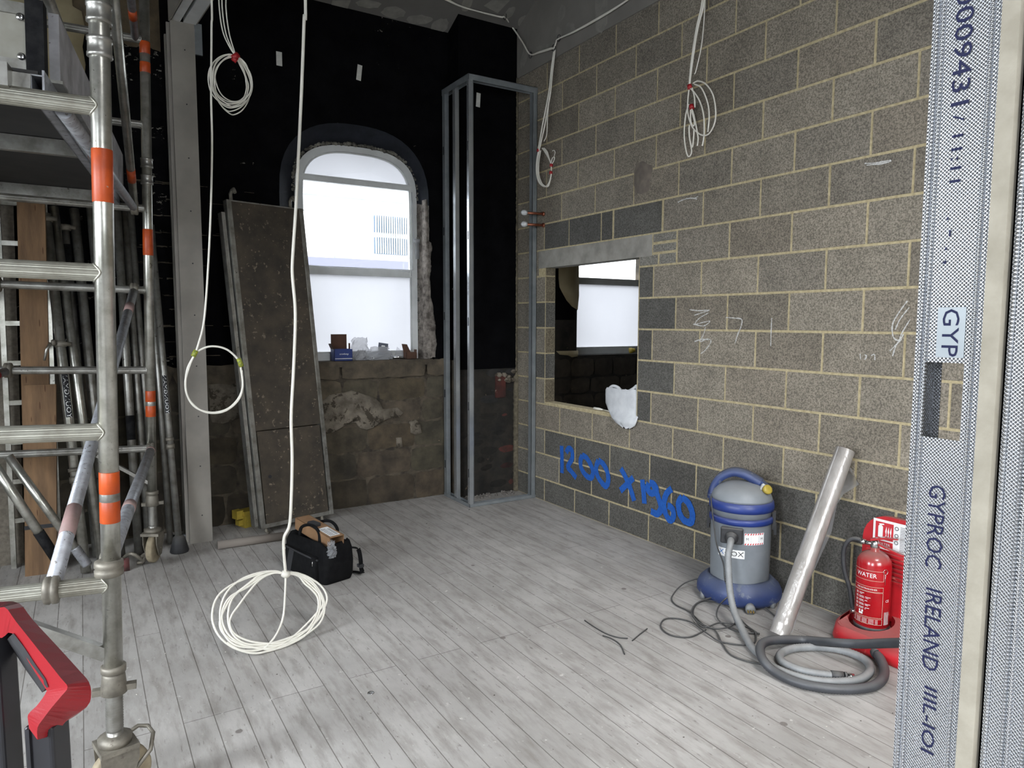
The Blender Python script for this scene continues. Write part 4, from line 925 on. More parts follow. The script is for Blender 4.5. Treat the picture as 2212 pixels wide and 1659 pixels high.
lean('scaffold_tube', 'dirty yellowish scaffold tube with chain marks right of front tower post', 'scaffold tube', (300, 1200), (252, 450), .027, alu_dirty, GT, Y=.03, bands=((.33, .40, blacktape, .001),))
lean('scaffold_tube', 'slim scaffold tube between the front post and the rear post', 'scaffold tube', (322, 1195), (268, 446), .022, alu_dirty, GT, Y=.1)
lean('scaffold_tube', 'dull scaffold tube directly left of the rear tower post', 'scaffold tube', (338, 1186), (281, 448), .024, alu_dirty, GT, Y=.1)
lean('scaffold_tube', 'dark scaffold tube directly right of the rear tower post', 'scaffold tube', (368, 1176), (320, 490), .020, alu_dirty, GT, Y=.1)
t, B, T_, d, o = lean('scaffold_tube', 'rightmost leaning scaffold tube with name label and flared black foot', 'scaffold tube', (388, 1192), (326, 486), .022, alu_dirty, GT, Y=.03, bands=((.31, .325, castmetal, .006), (.335, .345, castmetal, .005)))
label_on(t, B, T_, .42, .535, .022, 'YOUNGMAN', 0)
mb = MB(); mb.smooth = True; mb.lathe([(.058, 0), (.062, .01), (.04, .10), (.028, .115), (.001, .116)], B-Vector((0, 0, .009)), 14); mb.build('rubber_foot', blackrub, t)
mb = MB(); mb.smooth = True
for a in (-1, 1): mb.sweep(spline([onz(285+18*a, 1205, .05), onz(300+16*a, 1196, .10), onz(310, 1212, .03), onz(296, 1216, .02)], 5), .012, 8)
mb.build('steel_hook', castmetal, None, 'loose scaffold hooks on the floor beside the rear castor', 'scaffold hook')
mb = MB(); q = onz(272, 1232); mb.pipe((q.x, q.y, 0.0), (q.x, q.y, .075), .03, .004, 4); mb.build('steel_socket', mat('red_oxide', lin((96, 48, 46)), lin((70, 50, 48)), 12, .8), None, 'short square red oxide socket standing beside the front tower post', 'socket')
# planks, ladder and sheet against the far wall
def leanboard(name, label, cat, bl, br, tl, Yt, thick, m, mname='board', group=None):
    A = onz(*bl); B = onz(*br); T_ = ony(tl[0], tl[1], Yt); w_ = B-A; w_.z = 0; up = T_-A; n = w_.cross(up).normalized()*thick
    if n.y < 0: n = -n
    mb = MB(); P = [A, B, B+up, A+up]; mb.add(P+[p+n for p in P], [(0, 1, 2, 3), (7, 6, 5, 4), (0, 4, 5, 1), (1, 5, 6, 2), (2, 6, 7, 3), (3, 7, 4, 0)])
    return mb, A, B, up, n
mb, A, B, up, n = leanboard('', '', '', (56, 1241), (116, 1233), (36, 436), -.12, .035, timber); mb.build('wooden_board', timber, None, 'tall orange brown wooden board leaning behind the shorter one', 'board', 'wooden boards leaning in the corner')
mb, A, B, up, n = leanboard('', '', '', (54, 1246), (123, 1237), (51, 832), -.27, .035, timber)
brd = thing('wooden_board', 'shorter wide wooden board with dark strap leaning in front', 'board', tuple(A), 'wooden boards leaning in the corner')
mb.build('board', timber, brd)
mb = MB(); q = up*.245; w_ = B-A; P = [A+q-w_*.01, B+q+w_*.01, B+q+up*.02+w_*.01, A+q+up*.02-w_*.01]; mb.add([p-n*.08 for p in P]+[p+n*1.05 for p in P], [(0, 1, 2, 3), (7, 6, 5, 4), (0, 4, 5, 1), (1, 5, 6, 2), (2, 6, 7, 3), (3, 7, 4, 0)]); mb.build('strap', nylon2, brd)
mb = MB(); mb.add([(-4.95, -.02, 0), (-3.86, -.02, 0), (-3.80, .12, 2.95), (-4.95, .12, 2.95), (-4.95, .0, 0), (-3.86, .0, 0), (-3.80, .14, 2.95), (-4.95, .14, 2.95)], [(0, 1, 2, 3), (7, 6, 5, 4), (0, 4, 5, 1), (1, 5, 6, 2), (2, 6, 7, 3), (3, 7, 4, 0)])
mb.build('sheet_board', chip, None, 'large rough grey sheet board behind the ladder', 'sheet')
lad = thing('aluminium_ladder', 'aluminium ladder leaning on the grey sheet behind the tower', 'ladder', (-3.9, -.2, 0))
B = onz(31, 1226); T_ = ony(-6, 432, -.0); w_ = Vector((.25, 0, 0)); up = T_-B
for k, off in enumerate((Vector((0, 0, 0)), w_)):
    if k == 1: continue
    mb = MB(); mb.beam(B+off, T_+off, .028, .06, (0, 1, 0)); mb.build('stile', alu, lad)
mb = MB(); mb.beam(B+w_, T_+w_, .028, .06, (0, 1, 0)); mb.build('stile', alu, lad)
L_ = up.length
k = .13
while k < 1: 
    p = B+up*k; mb = MB(); mb.beam(p, p+w_, .028, .03, (0, 0, 1)); mb.build('rung', alu, lad); k += .255/L_

# ------------------------------------------------------------------ scaffold trapdoor deck leaning by the window
B0 = onz(563, 1143, .05); B1 = onz(715, 1110, .05); T0 = ony(487, 431, -.03)
up = T0-B0; w_ = B1-B0; w_.z = 0; L_ = up.length; upn = up.normalized(); w_ = w_.normalized()*.61; wn = w_.normalized(); nn = wn.cross(upn).normalized()
if nn.y > 0: nn = -nn
pn = thing('scaffold_platform', 'dirty brown trapdoor platform leaning against the wall beside the arched window', 'platform', tuple(B0))
def pf(a, b, d): return B0+wn*a+upn*b+nn*d
def pbox(mb, a0, b0, d0, a1, b1, d1):
    vs = [pf(a, b, d) for d in (d0, d1) for b in (b0, b1) for a in (a0, a1)]
    mb.add(vs, [(0, 2, 3, 1), (4, 5, 7, 6), (0, 1, 5, 4), (2, 6, 7, 3), (0, 4, 6, 2), (1, 3, 7, 5)])
SB = L_*.30
mb = MB(); pbox(mb, .035, SB+.004, 0, .575, L_-.01, .012); mb.build('deck_board', plywood, pn)
mb = MB(); pbox(mb, .045, .03, 0, .565, SB-.004, .012); td = mb.build('trapdoor', plywood, pn)
mb = MB(); mb.add([pf(.11+.014*math.cos(a*PI/8), SB*.52+.014*math.sin(a*PI/8), .0125) for a in range(16)], [tuple(range(16))]); mb.build('finger_hole', blackmark, td)
for a in (0, .575):
    mb = MB(); pbox(mb, a, 0, -.045, a+.035, L_, .014); pbox(mb, a+.004, 0, .014, a+.012, L_, .017); mb.build('side_rail', alu_dirty, pn)
for b in (0, L_-.03): mb = MB(); pbox(mb, .0, b, -.04, .61, b+.03, .010); mb.build('end_rail', alu_dirty, pn)
for b, s_ in ((L_, 1), (0, -1)):
    for a in (.03, .50):
        mb = MB(); mb.smooth = True; mb.sweep([pf(a+.02, b-.02*s_, -.02), pf(a+.02, b+.05*s_, -.02), pf(a+.03, b+.075*s_, -.01), pf(a+.03, b+.08*s_, .02), pf(a+.03, b+.05*s_, .035)] if s_ > 0 else [pf(a+.02, b-.02*s_, -.02), pf(a+.02, b-.03, -.02), pf(a+.04, b-.048, -.01)], .013, 8); mb.build('hook', castmetal, pn)
# a second rail edge showing behind its left side
mb = MB(); pbox(mb, -.035, .02, -.075, -.008, L_-.09, -.012); mb.build('scaffold_rail', alu_dirty, None, 'narrow aluminium rail leaning directly behind the brown platform', 'rail')
# yellow bracket by its foot
q = onz(535, 1140); yb = MB(); Q = Matrix.Translation(q) @ Matrix.Rotation(.35, 4, 'Z'); yb.M = Q
yb.box((-.02, -.0, 0), (.12, .1, .115)); yb.box((-.075, .02, .075), (-.02, .09, .14)); yb.box((-.055, .03, .02), (-.02, .08, .06)); yb.box((-.03, -.008, .10), (.13, .105, .13)); yb.box((-.01, -.006, .02), (.03, 0, .10))
yb.build('plastic_bracket', yellow, None, 'yellow plastic block on the floor at the foot of the leaning platform', 'plastic block')
mb = MB(); mb.smooth = True; p0 = onz(470, 1178, .03); p1 = onz(612, 1158, .03); mb.tube(p0, p1, .03, 14); mb.build('cardboard_tube', mat('dusty_grey_tube', lin((120, 112, 104)), None, rough=.9), None, 'dusty grey tube lying on the floor below the leaning platform', 'tube')

# ------------------------------------------------------------------ things on the window sill
def sillp(px, y=YF-.07): p = ony(px, 770, y); return Vector((p.x, y, SILL+.0))
bx = thing('cardboard_box', 'open blue and brown printed box on the window sill', 'box', tuple(sillp(738, .26)))
c = sillp(738, .26)
mb = MB(); a = .078; zb = SILL+.001
for q0, q1 in (((-a, -.05, 0), (a, -.046, .10)), ((-a, .046, 0), (a, .05, .10)), ((-a, -.05, 0), (-a+.003, .05, .10)), ((a-.003, -.05, 0), (a, .05, .10)), ((-a, -.05, 0), (a, .05, .003))):
    mb.box(tuple(c+Vector(q0)+Vector((0, 0, .001))), tuple(c+Vector(q1)+Vector((0, 0, .001))))
body_ = mb.build('box_body', bluebox, bx)
mb = MB(); mb.box(tuple(c+Vector((-a*.95, .05, .10))), tuple(c+Vector((a*.80, .053, .225)))); mb.box(tuple(c+Vector((a*.8, .0, .10))), tuple(c+Vector((a*.98, .004, .15)))); mb.add([c+Vector(v) for v in ((-a, -.05, .1), (-a-.03, -.05, .15), (-a-.02, .05, .145), (-a, .05, .1))], [(0, 1, 2, 3)]); mb.build('box_flap', card_dk, bx)
mb = MB(); text(mb, 'screwfixings', .02, lambda x, y: c+Vector((x+.005, -.0508, .06+y)), sx=.8)
for i in range(24): x = -a+.006+i*.0062; mb.box(tuple(c+Vector((x, -.0508, .018))), tuple(c+Vector((x+.004, -.0502, .024))))
mb.build('printing', whitemark, body_)
def crumple(name, label, cat, c, sx, sy, sz, m, n=14, amp=.25, seed=1, top=1.0, group=None, parent=None):
    rnd = random.Random(seed); mb = MB(); mb.smooth = False; vs = []; N_ = 18; H_ = 10
    for j in range(H_+1):
        t = j/H_
        for i in range(N_):
            th = 2*PI*i/N_; k = (1-t*(1-top))*(1+rnd.uniform(-amp, amp)); k *= .7+.3*math.sin(PI*min(1, t*1.2+.15))
            vs.append((c[0]+sx*k*math.cos(th), c[1]+sy*k*math.sin(th), c[2]+max(0, sz*t*(1+rnd.uniform(-.06, .06)))))
    fs = [(j*N_+i, j*N_+(i+1) % N_, (j+1)*N_+(i+1) % N_, (j+1)*N_+i) for j in range(H_) for i in range(N_)]; fs.append(tuple(range(N_))[::-1]); mb.add(vs, fs)
    return mb.build(name, m, parent, label, cat, group)
c1 = sillp(778, .28); crumple('plastic_bag', 'clear plastic bag standing tallest on the window sill', 'plastic bag', (c1.x, .29, SILL+.001), .085, .02, .19, poly, seed=3, top=1.05, group='clear bags on the window sill')
crumple('fixings_packet', 'crumpled grey packet inside the tallest clear bag', 'packet', (c1.x+.01, .27, SILL+.002), .06, .018, .085, mat('grey_packet', (.32, .32, .33), (.2, .2, .21), 30, .5), seed=5, top=.8)
c2 = sillp(820, .25); crumple('plastic_bag', 'low clear bag of silvery fixings in front of the hanging card', 'plastic bag', (c2.x, .255, SILL+.001), .115, .022, .115, poly, seed=8, top=1.0, group='clear bags on the window sill')
mb = MB(); mb.smooth = True; rnd = random.Random(4)
for i in range(26):
    p = Vector((c2.x+rnd.uniform(-.09, .09), .255+rnd.uniform(-.012, .012), SILL+.006+rnd.uniform(0, .03))); d = Vector((rnd.uniform(-1, 1), rnd.uniform(-.3, .3), rnd.uniform(-.4, .4))).normalized()*.018; mb.tube(p-d, p+d, .003, 6)
mb.build('metal_fixings', chrome, None, 'small silvery fixings inside the low clear bag', 'fixings', kind='stuff')
mb = MB(); c3 = sillp(827, .30); Q = Matrix.Translation((c3.x, .30, SILL+.09)) @ Matrix.Rotation(.15, 4, 'Y'); mb.M = Q; mb.box((-.045, -.001, -.088), (.045, .001, .055)); hc = mb.build('hanging_card', mat('grey_blue_card', (.10, .11, .14), None, rough=.6), None, 'grey retail card with a hanging hole sticking up from a bag', 'card')
mb = MB(); mb.M = Q; mb.prism([(-.018, .03), (-.006, .036), (0, .032), (.006, .036), (.018, .03), (.016, .023), (-.016, .023)], -.0014, -.0018, lambda a, b, d: (a, d, b)); mb.build('hanging_hole', whitemark, hc)
mb = MB(); mb.M = Q; mb.box((-.04, -.0016, -.02), (.04, -.0012, -.004)); mb.build('printed_stripe', card_dk, hc)
mb = MB(); c4 = sillp(862, .25); mb.smooth = True; mb.sweep([(c4.x-.06, .25, SILL+.018), (c4.x, .24, SILL+.022), (c4.x+.05, .235, SILL+.008)], [.012, .016, .006], 8); mb.build('foil_sachet', chrome, None, 'shiny foil sachet lying flat on the window sill', 'sachet')
mb = MB(); c5 = sillp(862, .31); mb.add([(c5.x-.05, .32, SILL), (c5.x+.06, .31, SILL), (c5.x-.01, .33, SILL+.11), (c5.x+.05, .33, SILL+.06)], [(0, 1, 3, 2)]); mb.build('plastic_bag', poly, None, 'faint empty clear bag upright beside the small brown box', 'plastic bag', 'clear bags on the window sill')
c6 = sillp(886, .27); sb = thing('cardboard_box', 'small open brown box at the right end of the window sill', 'box', tuple(c6))
mb = MB(); a = .05
for q0, q1 in (((-a, -.035, 0), (a, -.032, .06)), ((-a, .032, 0), (a, .035, .06)), ((-a, -.035, 0), (-a+.003, .035, .06)), ((a-.003, -.035, 0), (a, .035, .06)), ((-a, -.035, 0), (a, .035, .003))): mb.box(tuple(c6+Vector(q0)+Vector((0, 0, .001))), tuple(c6+Vector(q1)+Vector((0, 0, .001))))
mb.build('box_body', card_dk, sb)
mb = MB(); mb.add([c6+Vector(v) for v in ((-a, .034, .06), (.02, .034, .06), (-.01, .045, .13), (-a-.012, .045, .135))], [(0, 1, 2, 3)]); mb.add([c6+Vector(v) for v in ((a, -.03, .06), (a+.002, -.03, .085), (a+.002, .03, .085), (a, .03, .06))], [(0, 1, 2, 3)]); mb.build('box_flap', card_dk, sb)

# ------------------------------------------------------------------ in the wall opening
cb = thing('carrier_bag', 'white plastic carrier bag hanging over the sill of the wall opening', 'carrier bag', (-.02, -1.56, .8))
rnd = random.Random(11); mb = MB(); mb.smooth = True; N_ = 26; H_ = 16; vs = []
outl = [(1352, 924, 8), (1350, 916, 20), (1348, 905, 27), (1346, 890, 33), (1344, 875, 36), (1344, 860, 37), (1344, 846, 36), (1345, 840, 34)]
for j, (cx_, cy_, w_) in enumerate(outl):
    X0 = -.03 if cy_ > 896 else .02; cc = onx(cx_, cy_, X0); hw = (onx(cx_+w_, cy_, X0)-onx(cx_-w_, cy_, X0)).length/2
    for i in range(N_):
        th = 2*PI*i/N_; k = 1+rnd.uniform(-.13, .13)*(1 if j else .3); vs.append(cc+Vector((math.sin(th)*.028*k*(1 if j > 0 else .4), -math.cos(th)*hw*(k*.3+.7), rnd.uniform(-.008, .008))))
mb.add(vs, [(j*N_+i, j*N_+(i+1) % N_, (j+1)*N_+(i+1) % N_, (j+1)*N_+i) for j in range(len(outl)-1) for i in range(N_)]+[tuple(range(N_))]); mb.build('bag_body', bagplastic, cb)
mb = MB(); mb.smooth = True
for P in ([(1314, 848), (1318, 838), (1326, 834), (1336, 838), (1342, 846)], [(1358, 846), (1368, 840), (1376, 834), (1377, 842)]): mb.sweep(spline([onx(a, b, .015) for a, b in P], 6), .013, 6)
mb.build('bag_handle', bagplastic, cb)
mb = MB(); mb.smooth = True; p = onx(1283, 888, .02); p.z = OZ0+.011; mb.sweep([p, p+Vector((.01, -.05, .0)), p+Vector((.015, -.10, -.001))], [.011, .010, .005], 8); mb.sweep([p+Vector((.01, -.1, 0)), p+Vector((.01, -.16, -.004)), p+Vector((.0, -.2, -.006))], .004, 6)
mb.build('cable_connector', cable_w, None, 'small white cable connector lying on the opening sill beside the bag', 'connector')
mb = MB(); mb.smooth = True; p = ony(1368, 757, .27); mb.lathe([(.018, -.03), (.03, -.028), (.03, .0), (.022, .006), (.022, .03), (.014, .034)], (p.x-.02, .27, 1.292), 14, axis=(1, -.4, .1)); mb.build('yellow_fitting', yellow, None, 'small yellow plastic fitting on the sill of the next room window', 'fitting')

# ------------------------------------------------------------------ industrial vacuum cleaner
vc = Vector((-.275, -2.875, 0)); vac = thing('vacuum_cleaner', 'grey and blue drum vacuum cleaner standing against the block wall', 'vacuum cleaner', tuple(vc))
fw = Vector((CAM.x-vc.x, CAM.y-vc.y, 0)).normalized(); rt = Vector((0, 0, 1)).cross(fw)     # local: x = right as seen, y = towards the viewer
VM = Matrix(((rt.x, fw.x, 0, vc.x), (rt.y, fw.y, 0, vc.y), (0, 0, 1, 0), (0, 0, 0, 1))) @ Matrix.Rotation(.06, 4, 'Z')
def vmb(): return MB(VM)
mb = vmb(); mb.smooth = True; mb.lathe([(.145, .05), (.155, .07), (.163, .12), (.166, .30), (.168, .475), (.172, .48), (.172, .49), (.1, .49)], (0, 0, 0), 44); drum = mb.build('drum', vacgrey, vac)
mb = vmb(); mb.smooth = True; mb.lathe([(.169, .468), (.176, .47), (.177, .495), (.172, .502), (.15, .503)], (0, 0, 0), 44); mb.build('drum_rim', vacblue2, vac)
mb = vmb(); mb.smooth = True; mb.lathe([(.15, .503), (.163, .505), (.166, .535), (.168, .54), (.1, .54)], (0, 0, 0), 44); mb.build('head_skirt', vacgrey, vac)
mb = vmb(); mb.smooth = True; mb.lathe([(.166, .538), (.178, .54), (.180, .56), (.176, .588), (.168, .594), (.1, .594)], (0, 0, 0), 44); mb.build('head_band', vacblue2, vac)
mb = vmb(); mb.smooth = True; mb.lathe([(.170, .594), (.168, .605), (.155, .635), (.128, .662), (.09, .68), (.04, .69), (.001, .692)], (0, 0, 0), 44); mb.build('motor_dome', vacgrey, vac)
mb = vmb(); mb.smooth = True
P = spline([(-.165, -.02, .60), (-.155, -.03, .65), (-.115, -.03, .705), (-.055, -.03, .735), (.0, -.03, .732), (.05, -.03, .712), (.10, -.03, .685)], 6)
vs = []; 
for i, p in enumerate(P):
    t = (P[min(i+1, len(P)-1)]-P[max(i-1, 0)]).normalized(); nrm = Vector((-t.z, 0, t.x)); w_ = .036+.016*(i/len(P)); h_ = .014
    vs += [p+Vector((0, s_*w_, 0))*1+nrm*q*h_*1.5 for s_, q in ((-1, -1), (-1, .4), (-.7, 1), (.7, 1), (1, .4), (1, -1))]
n = len(P); mb.add(vs, [(i*6+k, i*6+(k+1) % 6, (i+1)*6+(k+1) % 6, (i+1)*6+k) for i in range(n-1) for k in range(6)]+[tuple(range(6))[::-1], tuple((n-1)*6+k for k in range(6))])
mb.sweep(spline([(.02, -.03, .70), (.03, -.03, .72), (.05, -.03, .70)], 4), .02, 8)
mb.smooth = False; mb.add([(x, y, z) for y in (-.065, .015) for x, z in ((.045, .66), (.145, .64), (.15, .662), (.11, .70), (.06, .722), (.035, .715))], [(0, 1, 2, 3, 4, 5), (11, 10, 9, 8, 7, 6)]+[(i, 6+i, 6+(i+1) % 6, (i+1) % 6) for i in range(6)])
mb.smooth = True; mb.sweep(spline([(-.172, -.02, .57), (-.168, -.02, .61), (-.15, -.02, .66)], 4), .022, 8)
hd = mb.build('carry_handle', vacblue, vac)
mb = vmb(); mb.smooth = True; mb.lathe([(.022, 0), (.024, .004), (.02, .01), (.001, .012)], (.035, -.02, .726), 18, 1, .8); mb.build('switch_button', vacgrey, hd)
mb = vmb(); mb.smooth = True; so = Vector((.125, .045, .655)); ax_ = Vector((.55, .65, .45)).normalized()
mb.smooth = False; Qs = Matrix.Translation(so) @ Vector((0, 0, 1)).rotation_difference(ax_).to_matrix().to_4x4(); mb.M = VM @ Qs; mb.rbox((-.028, -.034, -.01), (.028, .034, .006), .006); mb.M = VM
sk = mb.build('socket_plate', white_pl, vac)
mb = vmb(); mb.smooth = True; mb.lathe([(.022, .004), (.024, .02), (.027, .022), (.027, .034), (.02, .038), (.001, .038)], so, 20, axis=ax_); mb.build('socket_cap', yellow, sk)
for sx_ in (-1, 1):
    mb = vmb(); mb.box((sx_*.178-.008, -.022, .43), (sx_*.178+.010, .022, .53)); mb.box((sx_*.184-.004, -.018, .40), (sx_*.184+.01, .018, .46)); mb.build('clip', blackrub, vac)
mb = vmb(); mb.smooth = False; ix = -.035
mb.rbox((ix-.06, .150, .372), (ix+.06, .192, .460), .012, seg=3); mb.smooth = True; mb.lathe([(.036, 0), (.036, .012), (.028, .016), (.028, .03), (.02, .032)], (ix, .19, .41), 22, axis=(0, 1, -.25)); mb.build('hose_inlet', blackrub, vac)
def cyl(mb, u0, u1, z0, z1, r_, n=14):
    for i in range(n):
        a, b = u0+(u1-u0)*i/n, u0+(u1-u0)*(i+1)/n
        mb.add([(r_*math.sin(t), r_*math.cos(t), z) for t, z in ((a/r_, z0), (b/r_, z0), (b/r_, z1), (a/r_, z1))], [(3, 2, 1, 0)])
mb = vmb(); mb.smooth = True; cyl(mb, -.118, .036, .285, .332, .1672); lb_ = mb.build('maker_label', whitemark, drum)
fnl = lambda x, y: (.1678*math.sin((x)/.1678), .1678*math.cos((x)/.1678), y)
mb = vmb(); text(mb, 'ROX', .040, lambda x, y: fnl(x-.018, y+.308), sx=1.15); text(mb, '°', .03, lambda x, y: fnl(x+.028, y+.312)); mb.build('lettering', blackmark, lb_)
mb = vmb(); text(mb, 'X', .040, lambda x, y: fnl(x-.096, y+.309), sx=1.2); mb.build('emblem', bluemark, lb_)
mb = vmb(); mb.smooth = True; cyl(mb, .032, .150, .365, .432, .1674); wl = mb.build('warning_label', whitemark, drum)
mb = vmb(); fn2 = lambda x, y: (.1680*math.sin(x/.168), .1680*math.cos(x/.168), y)
for i in range(8):
    x = .033+i*.0145
    for z in (.422, .366): mb.add([fn2(x, z), fn2(x+.007, z), fn2(x+.011, z+.009), fn2(x+.004, z+.009)], [(0, 1, 2, 3)])
mb.build('red_stripes', redmark, wl)
mb = vmb(); text(mb, 'M', .022, lambda x, y: fn2(x+.048, y+.398)); text(mb, 'M', .022, lambda x, y: fn2(x+.134, y+.398)); mb.build('lettering', blackmark, wl)
mb = vmb(); 
for i in range(6): mb.add([fn2(.066, .382+i*.006), fn2(.118, .382+i*.006), fn2(.118, .384+i*.006), fn2(.066, .384+i*.006)], [(0, 1, 2, 3)])
mb.build('small_print', mat('grey_print', (.3, .3, .3)), wl)
mb = vmb(); mb.smooth = True; mb.lathe([(.18, .012), (.218, .016), (.236, .04), (.236, .075), (.222, .105), (.19, .135), (.172, .145), (.166, .09)], (0, .0, 0), 44, 1.0, .9)
mb.build('wheeled_base', vacblue, vac)
for x, y in ((-.185, .10), (.19, .09), (-.17, -.11), (.17, -.11)):
    mb = vmb(); mb.smooth = True; mb.lathe([(.008, -.012), (.026, -.012), (.028, 0), (.026, .012), (.008, .012)], (x, y, .028), 18, axis=(1, .3, 0)); mb.smooth = False; mb.box((x-.014, y-.01, .03), (x+.014, y+.01, .06)); mb.build('castor', greyhose, vac)

# ------------------------------------------------------------------ hoses and cables on the floor
def ribs(P, r_, pitch=.0065, depth=.14):
    # resample and modulate radius
    out = []; acc = 0; last = P[0]; out = [P[0]]
    for a, b in zip(P, P[1:]):
        L = (b-a).length; k = 0
        while acc+L-k >= pitch:
            k += pitch-acc if k == 0 else pitch
            if k > L: break
            out.append(a.lerp(b, k/L)); acc = 0 if k <= L else acc
        acc = (L-k) if k else acc+L
    return out, [r_*(1-depth*(i % 2)) for i in range(len(out))]
def vp(l): return VM @ Vector(l)
hp = [vp((ix, .20, .41)), vp((ix-.004, .24, .395)), vp((ix-.01, .275, .33)), onz(1569, 1185, .0)+Vector((0, 0, 0))]
hp = [vp((ix, .205, .408)), vp((ix, .245, .398)), vp((ix-.003, .268, .37))]
for px, py, D_ in ((1573, 1200, 3.80), (1574, 1238, 3.775), (1577, 1277, 3.735), (1585, 1317, 3.69)): hp.append(atd(px, py, D_))
for px, py, Z in ((1601, 1355, .04), (1622, 1395, .024), (1648, 1422, .022)): hp.append(onz(px, py, Z))
P1 = spline(hp, 10)
hose = thing('vacuum_hose', 'grey ribbed vacuum hose dropping from the drum and coiled on the floor', 'hose', tuple(onz(1700, 1440)))
Q1, R1 = ribs(P1, .0195); mb = MB(); mb.sweep(Q1, R1, 14); mb.build('hose_run', greyhose, hose)
loop = [(1690, 1412), (1712, 1392), (1760, 1386), (1810, 1390), (1850, 1404), (1878, 1430), (1882, 1452), (1866, 1464), (1820, 1468), (1770, 1466), (1720, 1452), (1690, 1435), (1672, 1415), (1678, 1398), (1700, 1390)]
loop = [(1648, 1424), (1668, 1440), (1710, 1458), (1760, 1470), (1810, 1473), (1855, 1468), (1878, 1452), (1876, 1434), (1856, 1418), (1815, 1404), (1765, 1398), (1718, 1400), (1692, 1408), (1684, 1420), (1696, 1434), (1730, 1448), (1770, 1456), (1806, 1460)]
zs_ = [.022]*18
P2 = spline([onz(a, b, z) for (a, b), z in zip(loop, zs_)], 10); Q2, R2 = ribs(P2, .0195); mb = MB(); mb.sweep(Q2, R2, 14); mb.build('hose_coil', greyhose, hose)
mb = MB(); mb.smooth = True; e = P2[-1]; d = (P2[-1]-P2[-3]).normalized(); mb.tube(e-d*.02, e+d*.03, .022, 14); mb.tube(e+d*.035, e+d*.045, .021, 14); mb.build('end_cuff', blackrub, hose)
mb = MB(); mb.smooth = True; mb.tube(e+d*.045, e+d*.075, .017, 14); mb.build('end_fitting', chrome, hose)
loop2 = [(1990, 1388), (1925, 1389), (1860, 1391), (1800, 1388), (1740, 1383), (1690, 1382), (1655, 1386), (1642, 1400), (1648, 1425), (1672, 1450), (1715, 1472), (1770, 1485), (1830, 1489), (1880, 1484), (1905, 1468), (1910, 1446), (1902, 1424), (1888, 1404)]
zs_ = [.03, .03, .032, .035, .035, .045, .055, .06, .055, .03, .026, .026, .026, .026, .026, .026, .028, .03]
P3_ = [onz(a, b, z) for (a, b), z in zip(loop2, zs_)]
for k_, D_ in enumerate((2.85, 3.05, 3.2, 3.30)): P3_[k_] = atd(*loop2[k_], D_)
P3 = spline(P3_, 10); Q3, R3 = ribs(P3, .0215, .006, .07)
h2 = thing('suction_hose', 'thick dark hose coiled round the grey one in front of the extinguisher stand', 'hose', tuple(onz(1800, 1480)))
mb = MB(); mb.sweep(Q3, R3, 16); mb.build('hose_coil', darkhose, h2)
e = P3[-1]; d = (P3[-1]-P3[-4]).normalized(); mb = MB(); mb.smooth = True; mb.sweep([e-d*.05, e-d*.01, e+d*.0, e+d*.06], [.026, .027, .022, .018], 16); mb.build('end_cuff', blackrub, h2)
# black mains lead of the vacuum with its plug
lead = thing('mains_lead', 'tangled black mains lead on the floor before the vacuum cleaner', 'cable', tuple(onz(1540, 1340)))
def fp(*a): return [onz(x, y, z) for x, y, z in a]
mb = MB(); mb.smooth = True; r_ = .0042
A1 = [vp((-.165, .06, .60)), vp((-.155, .10, .55)), vp((-.135, .14, .45)), vp((-.115, .165, .35)), vp((-.075, .18, .25)), vp((-.06, .20, .16))]+fp((1580, 1285, .06), (1592, 1325, .02), (1612, 1350, .01), (1640, 1370, .01))
A2 = fp((1640, 1368, .008), (1600, 1366, .008), (1568, 1352, .008), (1548, 1330, .02), (1560, 1300, .05), (1600, 1275, .11), (1630, 1290, .06), (1660, 1318, .012), (1690, 1345, .008))
A3 = fp((1585, 1280, .06), (1545, 1258, .10), (1510, 1250, .08), (1475, 1262, .05), (1452, 1288, .01), (1458, 1305, .008), (1490, 1322, .008), (1520, 1350, .008), (1545, 1362, .01), (1560, 1390, .008), (1580, 1415, .008), (1620, 1430, .008), (1655, 1436, .008))
A4 = fp((1525, 1360, .012), (1490, 1376, .008), (1450, 1372, .008), (1428, 1355, .008), (1435, 1338, .008), (1462, 1336, .008), (1495, 1345, .012), (1530, 1370, .016), (1555, 1385, .01), (1600, 1393, .008), (1630, 1388, .01), (1625, 1360, .014), (1560, 1345, .018), (1520, 1355, .02), (1498, 1330, .016), (1505, 1305, .016), (1535, 1298, .02), (1575, 1310, .02), (1590, 1335, .02), (1580, 1352, .02), (1545, 1358, .02), (1510, 1345, .02), (1494, 1322, .02), (1510, 1300, .03), (1560, 1285, .05))
for A_ in (A1, A2, A3, A4): mb.sweep(spline(A_, 8), r_, 7)
mb.build('cable', cable_b, lead)
mb = MB(); mb.smooth = True; q = onz(1620, 1312, .03); mb.lathe([(.010, -.055), (.014, -.05), (.018, -.03), (.016, -.024), (.022, -.02), (.020, -.012), (.026, -.008), (.024, 0), (.027, .004), (.027, .03), (.001, .03)], q+Vector((0, 0, -.002)), 16, axis=(-.6, -.7, -.18)); pl_ = mb.build('plug', greyhose, lead)
mb = MB(); mb.smooth = True
for s_ in (-1, 0, 1): b_ = q+Vector((-.018+.011*s_, -.018-.009*s_, -.006)); mb.tube(b_, b_+Vector((-.015, -.0175, -.0045)), .004, 8)
mb.build('plug_pin', mat('brass', (.5, .34, .1), None, rough=.3, metal=.9), pl_)
